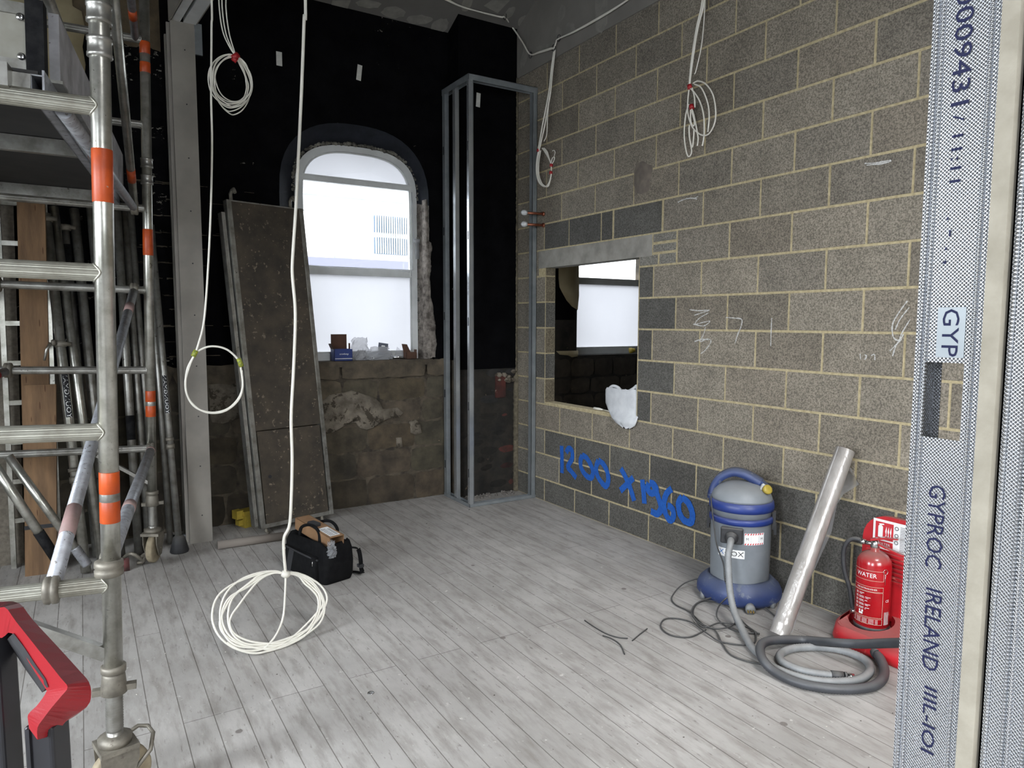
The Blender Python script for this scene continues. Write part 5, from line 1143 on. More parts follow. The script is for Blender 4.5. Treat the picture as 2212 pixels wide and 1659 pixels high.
# offcuts and washer
for pts, lb in (([(1263, 1340), (1285, 1355), (1310, 1369), (1335, 1377), (1356, 1379)], 'longest black wire offcut on the floor in mid room'), ([(1302, 1373), (1322, 1380), (1340, 1393), (1349, 1413)], 'curved black wire offcut nearest the camera'), ([(1366, 1384), (1380, 1372), (1398, 1358)], 'short straight black wire offcut closest to the vacuum lead')):
    mb = MB(); mb.smooth = True; mb.sweep(spline([onz(a, b, .004) for a, b in pts], 6), .0035, 7); mb.build('wire_offcut', cable_b, None, lb, 'wire offcut', 'black wire offcuts on the floor')
mb = MB(); q = onz(801, 1497, .0015); mb.pipe(q, q+Vector((0, 0, .0015)), .014, .009, 20); mb.build('steel_washer', chrome, None, 'shiny steel washer lying on the floorboards', 'washer')
mb = MB(); rnd = random.Random(21)
for i in range(420):
    x = rnd.uniform(-3.6, -.1); y = rnd.uniform(-5.0, -.2); r_ = rnd.uniform(.0012, .0045)*(1.3 if rnd.random() < .1 else 1); a = rnd.uniform(0, 3)
    mb.add([(x+r_*math.cos(a+k*2.1)*(1+.6*(k == 0)), y+r_*math.sin(a+k*2.1), .0007) for k in range(3)]+[(x, y, r_*.8)], [(0, 1, 3), (1, 2, 3), (2, 0, 3)])
mb.build('floor_grit', mat('grit', lin((74, 68, 62)), lin((196, 190, 180)), 3, .9, lo=.45, hi=.55), None, 'fine grit and crumbs scattered over the floorboards', 'grit', kind='stuff')

# ------------------------------------------------------------------ roll of polythene
rl = thing('polythene_roll', 'roll of clear polythene leaning against the block wall', 'plastic roll', (-.5, -3.34, 0))
B = onz(1683, 1371, .03); T_ = onx(1826, 972, -.07); rr_ = .048
mb = MB(); mb.smooth = True; d = T_-B; n = 60; pts = [B+d*i/n for i in range(n+1)]; rnd = random.Random(9)
rad = [rr_*(1+(.04 if .36 < i/n < .40 or i/n < .10 else 0)*rnd.uniform(-1, 1.5)+rnd.uniform(-.008, .008)) for i in range(n+1)]
mb.sweep(pts, rad, 28, caps=False); mb.build('rolled_sheet', wrap, rl)
mb = MB(); mb.smooth = True; dn = d.normalized(); mb.pipe(T_-dn*.2, T_+dn*.004, .038, .006, 24); mb.build('cardboard_core', card_dk, rl)
mb = MB(); mb.smooth = True
def fq(px, py, X): return onx(px, py, X)
E_ = [B+d*t for t in (0.02, .25, .5, .62, .80, .93)]
O_ = [onz(1707, 1365, .01), onx(1745, 1262, -.30), onx(1796, 1150, -.14), onx(1808, 1090, -.08), onx(1822, 1068, -.03), onx(1856, 1046, -.012)]
O_[0] = onz(1712, 1366, .015)
vs = []; 
for a, b in zip(E_, O_):
    for k in range(7): t = k/6; vs.append(a.lerp(b, t)+Vector((-.012*math.sin(t*9+a.z*20)*(1 if 0 < k < 6 else 0), .0, 0)))
vs.append(onx(1838, 1010, -.015))
fs = [(i*7+k, i*7+k+1, (i+1)*7+k+1, (i+1)*7+k) for i in range(5) for k in range(6)]+[(5*7+6, 5*7+5, 42), (5*7+5, 5*7+4, 42), (5*7+4, 5*7+3, 42), (38, 37, 42)]
mb.add(vs, fs); mb.build('loose_sheet', poly, rl, label='loose translucent flap')

# ------------------------------------------------------------------ extinguisher and stand
sd = thing('extinguisher_stand', 'red plastic extinguisher stand with sign on its backboard', 'extinguisher stand', (-.17, -3.75, 0))
SX0, SX1, SY0, SY1 = -.33, -.02, -3.46, -4.10
def sring(x0, x1, y0, y1, r_, z, n=6):
    out = []
    for cx_, cy_, a0 in ((x1-r_, y0-r_, 0), (x0+r_, y0-r_, PI/2), (x0+r_, y1+r_, PI), (x1-r_, y1+r_, 1.5*PI)):
        for i in range(n+1): t = a0+PI/2*i/n; out.append((cx_+r_*math.cos(t), cy_+r_*math.sin(t), z(cx_+r_*math.cos(t)) if callable(z) else z))
    return out
zt_ = lambda x: .072+.06*(x-SX0)/(SX1-SX0)
ec = Vector((-.155, -3.605, 0)); hr = .105
mb = MB(); mb.smooth = True; A_ = sring(SX0+.01, SX1, SY0-.01, SY1+.01, .10, 0); B_ = sring(SX0, SX1, SY0, SY1, .11, .02); C_ = sring(SX0+.012, SX1, SY0-.012, SY1+.012, .10, zt_); D_ = sring(SX0+.028, SX1-.006, SY0-.028, SY1+.028, .09, lambda x: zt_(x)+.012)
n = len(A_); mb.add(A_+B_+C_+D_, [(j*n+i, j*n+(i+1) % n, (j+1)*n+(i+1) % n, (j+1)*n+i) for j in range(3) for i in range(n)])
# top deck with two round wells
o0 = len(mb.v); well2 = Vector((-.155, -3.96, 0)); wn_ = 28
for wcx, ys in ((ec, (SY0-.028, -3.765)), (well2, (-3.765, SY1+.028))):
    W_ = [(wcx.x+hr*math.cos(2*PI*k/wn_), wcx.y+hr*math.sin(2*PI*k/wn_)) for k in range(wn_)]
    x0, x1, y1_, y0_ = SX0+.028, SX1-.006, ys[1], ys[0]
    def edge(k):
        c_, s_ = math.cos(2*PI*k/wn_), math.sin(2*PI*k/wn_); t = 9
        if c_ > 1e-6: t = min(t, (x1-wcx.x)/c_)
        if c_ < -1e-6: t = min(t, (x0-wcx.x)/c_)
        if s_ > 1e-6: t = min(t, (y0_-wcx.y)/s_)
        if s_ < -1e-6: t = min(t, (y1_-wcx.y)/s_)
        # cut corner
        px, py = wcx.x+c_*t, wcx.y+s_*t
        if c_ < 0 and abs(s_) > .5 and ((s_ > 0 and wcx is ec) or (s_ < 0 and wcx is well2)): t *= .86; px, py = wcx.x+c_*t, wcx.y+s_*t
        return px, py
    vs = []
    for k in range(wn_): px, py = edge(k); vs.append((px, py, zt_(px)+.012))
    for k in range(wn_): vs.append((W_[k][0], W_[k][1], zt_(W_[k][0])+.006))
    for k in range(wn_): vs.append((W_[k][0]*.98+wcx.x*.02, W_[k][1]*.98+wcx.y*.02, .070))
    mb.smooth = False
    mb.add(vs, [(k, (k+1) % wn_, wn_+(k+1) % wn_, wn_+k) for k in range(wn_)]+[(wn_+k, wn_+(k+1) % wn_, 2*wn_+(k+1) % wn_, 2*wn_+k) for k in range(wn_)]+[tuple(2*wn_+k for k in range(wn_))])
mb.build('stand_base', redpl, sd)
# backboard with rounded top, leaning very slightly
bz = .625; hw_ = .30; ym = (SY0+SY1)/2
pol = [(-hw_, .10), (hw_, .10), (hw_, bz-.13)]+[(hw_-.13+.13*math.cos(t*PI/12), bz-.13+.13*math.sin(t*PI/12)) for t in range(1, 7)]+[(-hw_+.13-.13*math.sin(t*PI/12), bz-.13+.13*math.cos(t*PI/12)) for t in range(0, 6)]+[(-hw_, bz-.13)]
mb = MB(); mb.prism(pol, 0, .03, lambda a, b, d_: Vector((-.035-d_+.02*(b-.1), ym-a, b)))
for z in [.30+.022*k for k in range(7)]: mb.box((-.072, ym-hw_*.9, z), (-.060, ym+hw_*.9, z+.010))
bkb = mb.build('backboard', redpl, sd)
sg0, sg1 = Vector((-.068, -3.605, .60)), None
sf = lambda a, b, e=.0: Vector((-.0665+.02*(.55-.1)-e+.0*(b), -3.535-a, .605-b))
slant = lambda a, b, e=0: sf(a+.0-.28*b*0, b+.22*a*0, e)
mb = MB(); mb.add([slant(0, 0), slant(.21, 0), slant(.21, .15), slant(0, .15)], [(0, 3, 2, 1)]); mb.add([slant(0, 0, .002), slant(.21, 0, .002), slant(.21, .15, .002), slant(0, .15, .002)], [(0, 1, 2, 3)]); sg = mb.build('sign', whitemark, sd, label='white and red extinguisher sign')
mb = MB(); e = .003; mb.add([slant(.012, .012, e), slant(.105, .012, e), slant(.105, .10, e), slant(.012, .10, e)], [(0, 1, 2, 3)]); mb.add([slant(.012, .108, e), slant(.105, .108, e), slant(.105, .138, e), slant(.012, .138, e)], [(0, 1, 2, 3)]); mb.build('sign_panel', redmark, sg)
mb = MB(); e = .0042
mb.prism([(.028, .035), (.034, .028), (.046, .028), (.052, .035), (.052, .09), (.028, .09)], 0, .0005, lambda a, b, d_: slant(a, b, e+d_)); mb.prism([(.030, .022), (.056, .018), (.058, .024), (.036, .028)], 0, .0005, lambda a, b, d_: slant(a, b, e+d_))
for k in range(3): x = .064+.012*k; mb.prism([(x, .09), (x+.004, .07), (x, .055), (x+.006, .03), (x+.008, .055), (x+.006, .07), (x+.008, .09)], 0, .0005, lambda a, b, d_: slant(a, b, e+d_))
text(mb, 'WATER', .020, lambda x, y: slant(.058+x, .124-y, e)); mb.build('pictogram', whitemark, sg)
mb = MB()
for k in range(3): c_ = slant(.122, .028+.036*k, e); mb.pipe(c_, c_+Vector((-.0004, 0, 0)), .010, .003, 14)
for k in range(16): mb.add([slant(.140, .016+k*.008, e), slant(.200, .016+k*.008, e), slant(.200, .0185+k*.008, e), slant(.140, .0185+k*.008, e)], [(0, 1, 2, 3)])
mb.build('sign_text', mat('dark_print', (.06, .06, .06)), sg)
ex = thing('fire_extinguisher', 'red WATER fire extinguisher standing in the red stand', 'fire extinguisher', (ec.x, ec.y, .072))
er = .080; EZ = .072
mb = MB(); mb.smooth = True; mb.lathe([(er-.01, EZ+.02), (er, EZ+.026), (er, EZ+.330), (er-.004, EZ+.355), (er-.02, EZ+.378), (er-.045, EZ+.393), (.02, EZ+.398), (.02, EZ+.415), (.001, EZ+.415)], ec, 40); eb = mb.build('cylinder', red, ex)
mb = MB(); mb.smooth = True; mb.lathe([(er-.006, EZ), (er+.002, EZ+.004), (er+.002, EZ+.024), (er-.004, EZ+.028)], ec, 40); mb.build('base_ring', blackrub, ex)
ef = Vector((CAM.x-ec.x, CAM.y-ec.y, 0)).normalized(); el = ef.cross(Vector((0, 0, 1))) ; el = -el if el.dot(R_) < 0 else el     # el: right as seen
def ef_(u_, z, e=.0012):
    th = u_/er-.28; return ec+(ef*math.cos(th)+el*math.sin(th))*(er+e)+Vector((0, 0, z))
mb = MB(); W0, W1_ = -.085, .07
def outline(u0, u1, z0, z1, w=.0014):
    for a, b, c_, d_ in ((u0, u1, z0, z0+w), (u0, u1, z1-w, z1), (u0, u0+w, z0, z1), (u1-w, u1, z0, z1)):
        m_ = 10 if b-a > .01 else 1
        for i in range(m_): p_, q_ = a+(b-a)*i/m_, a+(b-a)*(i+1)/m_; mb.add([ef_(p_, c_), ef_(q_, c_), ef_(q_, d_), ef_(p_, d_)], [(0, 1, 2, 3)])
outline(W0, W1_, EZ+.265, EZ+.315); outline(W0, W1_, EZ+.21, EZ+.235); outline(W0, W1_, EZ+.08, EZ+.208); outline(W0, W1_, EZ+.045, EZ+.075)
mb.build('label_lines', mat('cream_print', (.55, .45, .35)), eb)
def ebar(a, b, z0, z1):
    m_ = max(2, int((b-a)/.006))
    for i in range(m_):
        if (i*7) % 5 == 4: continue
        p_, q_ = a+(b-a)*i/m_, a+(b-a)*(i+1)/m_; mb.add([ef_(p_, z0, .0016), ef_(q_, z0, .0016), ef_(q_, z1, .0016), ef_(p_, z1, .0016)], [(0, 1, 2, 3)])
mb = MB(); text(mb, 'WATER', .030, lambda x, y: ef_(x-.012, EZ+.29+y, .0016), sx=.95); mb.build('lettering', whitemark, eb); mb = MB(); text(mb, 'FIRE EXTINGUISHER', .011, lambda x, y: ef_(x-.008, EZ+.222+y, .0016), sx=1.0); mb.build('small_print', whitemark, eb); mb = MB()
for k, (a, b) in enumerate(((-.06, -.01), (-.06, .02), (-.06, .0), (-.06, .02), (-.06, .01))): 
    z = EZ+.195-k*.018; ebar(a, b, z, z+.0022); ebar(a, b-.015, z-.006, z-.0042)
for a, b, z in ((-.04, -.02, .088), (-.04, -.032, .10), (-.026, -.018, .10)): mb.add([ef_(a, EZ+z), ef_(b, EZ+z), ef_(b, EZ+z+.010), ef_(a, EZ+z+.010)], [(0, 1, 2, 3)])
mb.build('small_print', whitemark, eb); mb = MB(); text(mb, 'CE', .018, lambda x, y: ef_(x+.095, EZ+.165+y, .0016)); mb.build('approval_mark', whitemark, eb); mb = MB()
for k in range(4): z = EZ+.05+k*.006; ebar(-.07, .05, z, z+.0014)
mb.build('small_print', whitemark, eb); mb = MB()
for k in range(9): u_ = .08+k*.0035; mb.add([ef_(u_, EZ+.045), ef_(u_+.0012, EZ+.045), ef_(u_+.0012, EZ+.11), ef_(u_, EZ+.11)], [(0, 1, 2, 3)])
mb.build('bar_lines', whitemark, eb)
top = ec+Vector((0, 0, EZ+.415)); ed = (el*.9+ef*.15).normalized()
mb = MB(); mb.smooth = True; mb.lathe([(.018, 0), (.022, .005), (.018, .035), (.012, .04)], top-Vector((0, 0, .005)), 16); mb.tube(top+Vector((0, 0, .015))-ed*.0, top+Vector((0, 0, .015))-ed*.045, .010, 12); mb.build('valve', chrome, ex)
mb = MB(); mb.beam(top-ed*.02+Vector((0, 0, .035)), top+ed*.05+Vector((0, 0, .055)), .024, .010); mb.beam(top+ed*.04+Vector((0, 0, .052)), top+ed*.10+Vector((0, 0, .058)), .022, .006); mb.build('squeeze_lever', red, ex)
mb = MB(); mb.beam(top-ed*.01+Vector((0, 0, .028)), top+ed*.05+Vector((0, 0, .004)), .024, .008); mb.beam(top+ed*.045+Vector((0, 0, .006)), top+ed*.125+Vector((0, 0, -.018)), .024, .006); mb.build('carry_handle', red, ex)
mb = MB(); mb.smooth = True; h0 = top+Vector((0, 0, .015))-ed*.045
Hq = spline([h0, h0-ed*.05+Vector((0, 0, .008)), h0-ed*.085-Vector((0, 0, .02)), h0-ed*.098-Vector((0, 0, .08)), h0-ed*.088-Vector((0, 0, .17)), h0-ed*.062-Vector((0, 0, .25)), ec-ed*(er+.012)+Vector((0, 0, EZ+.10)), ec-ed*(er+.004)+Vector((0, 0, EZ+.075))], 8); mb.sweep(Hq, .0115, 12); mb.build('hose', blackrub, ex)
mb = MB(); mb.smooth = True; mb.tube(Hq[-1], Hq[-1]-Vector((0, 0, .022)), .012, 12); mb.tube(h0+ed*.0, h0-ed*.022+Vector((0, 0, .004)), .0135, 12); mb.build('hose_ferrule', chrome, ex)
mb = MB(); mb.smooth = True; c_ = ef_(.075, EZ+.315, .004); t_ = (ef_(.08, EZ+.3)-ef_(.07, EZ+.3)).normalized(); mb.sweep([c_+t_*.012*math.cos(a)+Vector((0, 0, .012*math.sin(a))) for a in [2*PI*k/16 for k in range(16)]], .0014, 6, closed=True); mb.tube(c_-Vector((0, 0, .013)), c_-Vector((0, 0, .065)), .0014, 6); mb.build('safety_pin', chrome, ex)

# ------------------------------------------------------------------ tool bag
bgp = onz(703, 1268); bgl = onz(604, 1222); ax1 = (bgl-bgp); ax1.z = 0; LB = .47; ax1.normalize(); ax2 = Vector((-ax1.y, ax1.x, 0)); ax2 = ax2 if ax2.x > 0 else -ax2
tbg = thing('tool_bag', 'black fabric tool bag on the floor with cardboard box poking out', 'tool bag', tuple(bgp+ax1*.2+ax2*.1))
BM = Matrix(((ax1.x, ax2.x, 0, bgp.x), (ax1.y, ax2.y, 0, bgp.y), (0, 0, 1, 0), (0, 0, 0, 1)))
WB = .21; HB = .235
mb = MB(BM); mb.smooth = True; vs = []; nx = 16; rings = [(.0, .94, 0), (.03, 1, 0), (.12, 1.02, .0), (.20, .99, 0), (HB, .93, 0), (HB+.01, .86, 0)]
ring = []
for cx_, cy_, a0 in ((LB-.03, WB-.03, 0), (.03, WB-.03, PI/2), (.03, .03, PI), (LB-.03, .03, 1.5*PI)):
    for i in range(4): t = a0+PI/2*i/3; ring.append((cx_+.03*math.cos(t), cy_+.03*math.sin(t)))
for z, k, _ in rings:
    for i, (a, b) in enumerate(ring): vs.append((LB/2+(a-LB/2)*k, WB/2+(b-WB/2)*k, z+(.012*math.sin(i*1.3) if z > .2 else 0)))
for i, (a, b) in enumerate(ring): vs.append((LB/2+(a-LB/2)*.8, WB/2+(b-WB/2)*.7, HB-.06))
n = len(ring); mb.add(vs, [(j*n+i, j*n+(i+1) % n, (j+1)*n+(i+1) % n, (j+1)*n+i) for j in range(len(rings)) for i in range(n)]+[tuple(range(n))[::-1], tuple(len(rings)*n+i for i in range(n))]); mb.build('bag_body', nylon, tbg)
mb = MB(BM); mb.smooth = True; mb.rbox((.07, -.03, .02), (LB-.02, .012, .17), .014); pk = mb.build('front_pocket', nylon, tbg)
mb = MB(BM); mb.smooth = True; mb.sweep(spline([(LB-.05, -.018, .165), (LB-.14, -.034, .172), (.15, -.034, .165), (.06, -.01, .15)], 6), .006, 6); mb.add([(LB-.06, -.0315, .02), (LB-.12, -.0315, .02), (LB-.17, -.0315, .165), (LB-.11, -.0315, .165)], [(0, 1, 2, 3)]); mb.build('pocket_trim', nylon2, pk)
mb = MB(BM); mb.smooth = True
mb.tube((LB-.07, -.034, .168), (LB-.07, -.038, .135), .004, 8); mb.lathe([(.003, -.004), (.008, 0), (.003, .004)], (LB-.066, -.038, .12), 10, axis=(0, 1, 0)); mb.tube((.09, -.03, .15), (.085, -.034, .115), .003, 8); mb.build('zip_pull', chrome, pk)
mb = MB(BM); mb.smooth = True
for y in (.04, .17): mb.sweep(spline([(.12, y, HB-.02), (.14, y+.01, HB+.06), (LB/2, y+.02, HB+.085), (LB-.13, y+.01, HB+.055), (LB-.11, y, HB-.02)], 6), .010, 8)
mb.build('carry_handle', nylon, tbg)
mb = MB(BM); mb.smooth = False
S_ = spline([(.0, .19, .20), (-.02, .225, .185), (-.03, .235, .12), (-.02, .245, .06), (-.01, .26, .02), (.06, .265, .008), (.12, .23, .006)], 6)
for a, b in zip(S_, S_[1:]): mb.beam(a, b, .028, .004, (0, 0, 1) if abs((b-a).normalized().z) < .8 else (1, 0, 0))
stp = mb.build('shoulder_strap', nylon, tbg); mb = MB(BM); mb.box((-.035, .228, .065), (-.0, .256, .085)); mb.build('strap_buckle', nylon2, stp)
cbx = thing('cardboard_box', 'long cardboard box with white label sticking out of the tool bag', 'box', tuple(BM @ Vector((.2, .1, .18))))
KM = BM @ Matrix.Translation((.02, .045, .215)) @ Matrix.Rotation(.03, 4, 'Z') @ Matrix.Rotation(-.10, 4, 'Y')
mb = MB(KM)
for q0, q1 in (((0, 0, 0), (.42, .10, .003)), ((0, 0, .072), (.42, .10, .075)), ((0, 0, 0), (.42, .003, .075)), ((0, .097, 0), (.42, .10, .075)), ((.417, 0, 0), (.42, .10, .075))): mb.box(q0, q1)
cbo = mb.build('box_body', card, cbx)
mb = MB(KM); mb.box((.02, .015, .0752), (.17, .085, .0758)); lb2 = mb.build('paper_label', whitemark, cbx)
mb = MB(KM)
for k in range(7): mb.box((.03+k*.018, .02, .0759), (.036+k*.018, .055, .0762))
for k in range(4): mb.box((.03, .062+k*.005, .0759), (.14, .064+k*.005, .0762))
mb.build('label_print', blackmark, lb2)
crumple('plastic_bag', 'crumpled clear wrapping poking from the box in the tool bag', 'plastic wrapping', tuple(BM @ Vector((.015, .055, .17))), .035, .035, .10, poly, seed=17, top=.8)
mb = MB(BM @ Matrix.Translation((.26, .09, .30))); mb.rbox((-.045, -.025, 0), (.045, .025, .03), .01); mb.build('grey_pouch', nylon2, None, 'small dark grey pouch lying on the cardboard box in the bag', 'pouch')

# ------------------------------------------------------------------ hanging cables
def strand(mb, pts, r_, n=8, seg=8): mb.smooth = True; mb.sweep(spline(pts, n), r_, seg)
def loops(mb, c, a, b, n, r_, jit, seed, dr=.0, phase=0, drop=0):
    rnd = random.Random(seed); c = Vector(c); a = Vector(a); b = Vector(b); nn = a.cross(b).normalized()
    for i in range(n):
        ja, jb = 1+rnd.uniform(-jit, jit), 1+rnd.uniform(-jit, jit); ox, oy, on = rnd.uniform(-jit, jit)*.5, rnd.uniform(-jit, jit)*.5, rnd.uniform(-1, 1)*r_*2.5
        t2 = rnd.uniform(-.12, .12); P = []
        for k in range(28):
            t = 2*PI*k/28+phase; top = max(0, math.cos(t))**2      # strands gather where they are tied, at +b
            k1 = ja*(1-top)+top; k2 = jb*(1-top)+top
            x_, y_ = math.sin(t)*k1+ox*(1-top), math.cos(t)*k2+oy*(1-top)-drop*i*(1-top)
            P.append(c+a*(x_*math.cos(t2)-y_*math.sin(t2)*(1-top))+b*(y_+x_*math.sin(t2)*.5*(1-top))+nn*on)
        mb.smooth = True; mb.sweep(spline(P, 2, True), r_, 7, closed=True)
def pl(y): return lambda px, py: ony(px, py, y)
# 1: coil tied with red tape, upper left
Y = -1.0; q = pl(Y); c1 = thing('cable_coil', 'bundle of thin white cables coiled and tied with red tape near ceiling', 'cable coil', tuple(q(500, 180)), 'white cable coils hanging in the room')
mb = MB(); ztop = 5.2
for dx_ in (0, 7, 16): 
    p = q(470+dx_, -60); strand(mb, [Vector((p.x-.02, Y, ceil_z(Y)-.003)), p, q(474+dx_*.9, 20), q(482+dx_*.8, 70), q(498+dx_*.4, 105), q(510, 122)], .0038)
c = q(499, 183); a = q(545, 183)-c; b = Vector((0, 0, 1))*(q(499, 122)-c).length
a2 = a; b2 = b+a*.18
rnd = random.Random(31)
bs_ = [(511, 123), (500, 118), (485, 118), (466, 129), (454, 148), (451, 172), (456, 196), (468, 216), (487, 229), (504, 231), (526, 224), (541, 207), (547, 188), (543, 163), (533, 143), (521, 128)]
is_ = [(509, 125), (500, 122), (488, 126), (475, 138), (468, 160), (469, 182), (476, 200), (488, 212), (508, 217), (526, 210), (534, 192), (534, 175), (528, 158), (520, 143), (514, 131)]
lo_ = [(511, 124), (500, 119), (484, 120), (468, 131), (459, 150), (458, 178), (466, 205), (481, 228), (497, 244), (510, 246), (524, 236), (534, 218), (541, 196), (541, 170), (533, 147), (521, 129)]
def rsm(P, m=18): S_ = spline([Vector((a_, b_, 0)) for a_, b_ in P], 10, True); return [S_[int(k*len(S_)/m)] for k in range(m)]
qb, qi, ql = rsm(bs_), rsm(is_), rsm(lo_)
for k, (A_, B_, t) in enumerate(((qb, qi, 0), (qb, qi, .18), (qb, qi, .4), (qb, qi, .75), (qb, qi, 1), (qb, ql, .55), (qb, ql, 1), (qi, ql, .4))):
    P = []
    for j in range(18):
        g = min(1, min(j, 18-j)/3); v = A_[j].lerp(B_[j], t); wob = 1.8*math.sin(j*.8+k*1.7)*g; pt_ = ony(v.x+wob, v.y+wob*.6, Y); P.append(pt_+Vector((0, rnd.uniform(-.012, .012)*g+k*.002, 0)))
    mb.smooth = True; mb.sweep(spline(P, 4, True), .0036, 7, closed=True)
mb.build('cable', cable_w, c1)
mb = MB(); mb.smooth = True; mb.tube(q(503, 126), q(514, 118), .018, 12); mb.tube(q(502, 124), q(512, 132), .016, 12); mb.build('tape_tie', redtape, c1)
# 2: single cable with one big loop and yellow-green tape
Y = -1.5; q = pl(Y); c2 = thing('cable_coil', 'white cable with wide open loop tied by yellow and green tape', 'cable coil', tuple(q(462, 820)), 'white cable coils hanging in the room')
mb = MB(); p = q(456, -40); strand(mb, [Vector((p.x, Y, ceil_z(Y)-.003)), p, q(457, 60), q(456, 200), q(458, 300), q(456, 430), q(450, 570), q(441, 690), q(428, 745), q(419, 768), q(404, 800), q(402, 845), q(420, 878), q(455, 891), q(490, 884), q(514, 862), q(524, 835), q(521, 800), q(515, 778), q(490, 755), q(460, 748), q(436, 754), q(420, 768), q(408, 795), q(400, 830), q(410, 865), q(440, 889), q(480, 890), q(512, 868), q(524, 838), q(522, 800)], .0055, 8, 10)
mb.build('cable', cable_w, c2)
mb = MB(); mb.smooth = True; mb.tube(q(424, 757), q(417, 770), .013, 12); mb.tube(q(515, 774), q(522, 792), .013, 12); mb.build('tape_tie', ygtape, c2)
# 3: thick cable dropping to the big coil over the floor
Y = -1.95; q = pl(Y); c3 = thing('cable_coil', 'large white cable coil hanging just above the floor before the bag', 'cable coil', tuple(q(582, 1410)), 'white cable coils hanging in the room')
mb = MB(); p = q(659, -40)
main = [Vector((p.x, Y, ceil_z(Y)-.003)), p, q(657, 40), q(652, 180), q(645, 330), q(639, 450), q(632, 560), q(632, 600), q(638, 680), q(634, 800), q(629, 900), q(631, 990), q(629, 1080), q(625, 1135), q(614, 1160), q(613, 1190), q(617, 1238)]
mb.smooth = True; mb.sweep(spline(main, 8), .0078, 10)
def cf(px, py):   # tilted plane of the coil: leans back from the floor
    t = (py-1235)/180; return ony(px, py, -1.95-.22*t)
rnd = random.Random(5)
base = [(617, 1240), (592, 1232), (560, 1236), (525, 1250), (490, 1272), (470, 1302), (463, 1340), (472, 1372), (500, 1396), (540, 1407), (575, 1406), (610, 1400), (650, 1380), (684, 1350), (699, 1318), (700, 1285), (686, 1258), (655, 1241), (630, 1237)]
inn_ = [(617, 1243), (585, 1250), (552, 1262), (520, 1284), (498, 1310), (490, 1340), (500, 1368), (530, 1388), (565, 1394), (600, 1390), (640, 1372), (672, 1345), (694, 1312), (690, 1290), (672, 1266), (646, 1248), (628, 1243)]
def resamp(P, m=19): S_ = spline([Vector((a, b, 0)) for a, b in P], 10, True); return [S_[int(k*len(S_)/m)] for k in range(m)]
b_, i_ = resamp(base), resamp(inn_)
for k, t in enumerate((0, .3, .48, .72, .95, 1.2)):
    P = []
    for j in range(19):
        g = min(1, min(j, 19-j)/3); v = b_[j].lerp(i_[j], t*g); wob = 6*math.sin(j*.9+k*2.1)*g; P.append(cf(v.x+wob+rnd.uniform(-1.5, 1.5)*g, min(1411, v.y+wob*.7+rnd.uniform(-1.5, 1.5)*g)))
    mb.smooth = True; mb.sweep(spline(P, 4, True), .0054, 8, closed=True)
mb.smooth = True; mb.sweep(spline([q(617, 1238), cf(616, 1280), cf(612, 1330), cf(600, 1365), cf(580, 1392), cf(560, 1404), cf(520, 1404), cf(490, 1388)], 8), .0054, 10)
mb.build('cable', cable_w, c3)
mb = MB(); mb.smooth = True; mb.lathe([(.02, -.015), (.026, 0), (.02, .015)], q(617, 1240), 12, axis=(.3, 0, 1)); mb.build('cable_knot', cable_w, c3)
# 4 and 5: coils against the block wall
X = -.07; q = lambda a, b, X=X: onx(a, b, X)
c4 = thing('cable_coil', 'small coil of white cables with three red ties beside the metal frame', 'cable coil', tuple(q(1178, 400)), 'white cable coils hanging in the room')
mb = MB()
strand(mb, [q(1197, 108, -.03), q(1191, 150), q(1187, 190), q(1181, 225), q(1172, 270), q(1165, 310), q(1162, 325)], .0062); strand(mb, [q(1199, 108, -.03), q(1193, 160), q(1189, 200), q(1184, 230), q(1177, 270), q(1168, 310), q(1164, 325)], .0062); strand(mb, [q(1187, 200), q(1183, 250), q(1181, 290), q(1175, 305)], .004)
for dx_ in (0, 2.5, 5, 1): strand(mb, [q(1163+dx_, 325), q(1159+dx_, 350), q(1159+dx_, 375), q(1165+dx_, 395), q(1177+dx_*.5, 403), q(1186, 394+dx_), q(1191, 374), q(1190, 355), q(1187, 345), q(1182-dx_, 328), q(1176-dx_, 320)], .0048)
strand(mb, [q(1190, 355), q(1193, 342), q(1198, 340), q(1196, 348), q(1191, 356)], .004); strand(mb, [q(1196, 340), q(1199, 330), q(1197, 325), q(1193, 326)], .003)
mb.build('cable', cable_w, c4)
mb = MB(); mb.smooth = True
for a, b in ((1163, 325), (1191, 357), (1190, 373)): mb.tube(q(a, b-3), q(a, b+3), .014, 10)
mb.build('tape_tie', redtape, c4)
c5 = thing('cable_coil', 'loose coil of white cables high on the block wall with two red ties', 'cable coil', tuple(q(1510, 330)), 'white cable coils hanging in the room')
mb = MB()
for dx_ in (0, 4): strand(mb, [q(1521+dx_, -40), q(1516+dx_, 10), q(1505+dx_*.6, 60), q(1497+dx_*.5, 110), q(1491+dx_*.3, 160), q(1489, 188)], .0062)
strand(mb, [q(1524, -30), q(1521, 40), q(1515, 100), q(1504, 150), q(1500, 160)], .0035)
for P in ([(1489, 188), (1486, 215), (1486, 245), (1496, 275), (1514, 291), (1530, 290), (1543, 268), (1546, 240), (1540, 205), (1525, 182), (1508, 175), (1497, 180)], [(1490, 190), (1500, 200), (1512, 220), (1520, 250), (1521, 290), (1517, 315)], [(1500, 182), (1515, 190), (1528, 220), (1532, 250), (1529, 285)], [(1488, 225), (1481, 250), (1478, 290), (1481, 320), (1487, 338), (1494, 328), (1490, 300), (1488, 275)], [(1493, 232), (1499, 250), (1505, 280), (1508, 300), (1506, 315)], [(1492, 235), (1492, 262), (1498, 272), (1500, 262), (1494, 240)], [(1489, 270), (1489, 295), (1495, 318), (1498, 300), (1499, 280)], [(1495, 190), (1500, 210), (1501, 232)]): strand(mb, [q(a, b) for a, b in P], .0045)
mb.build('cable', cable_w, c5)
mb = MB(); mb.smooth = True
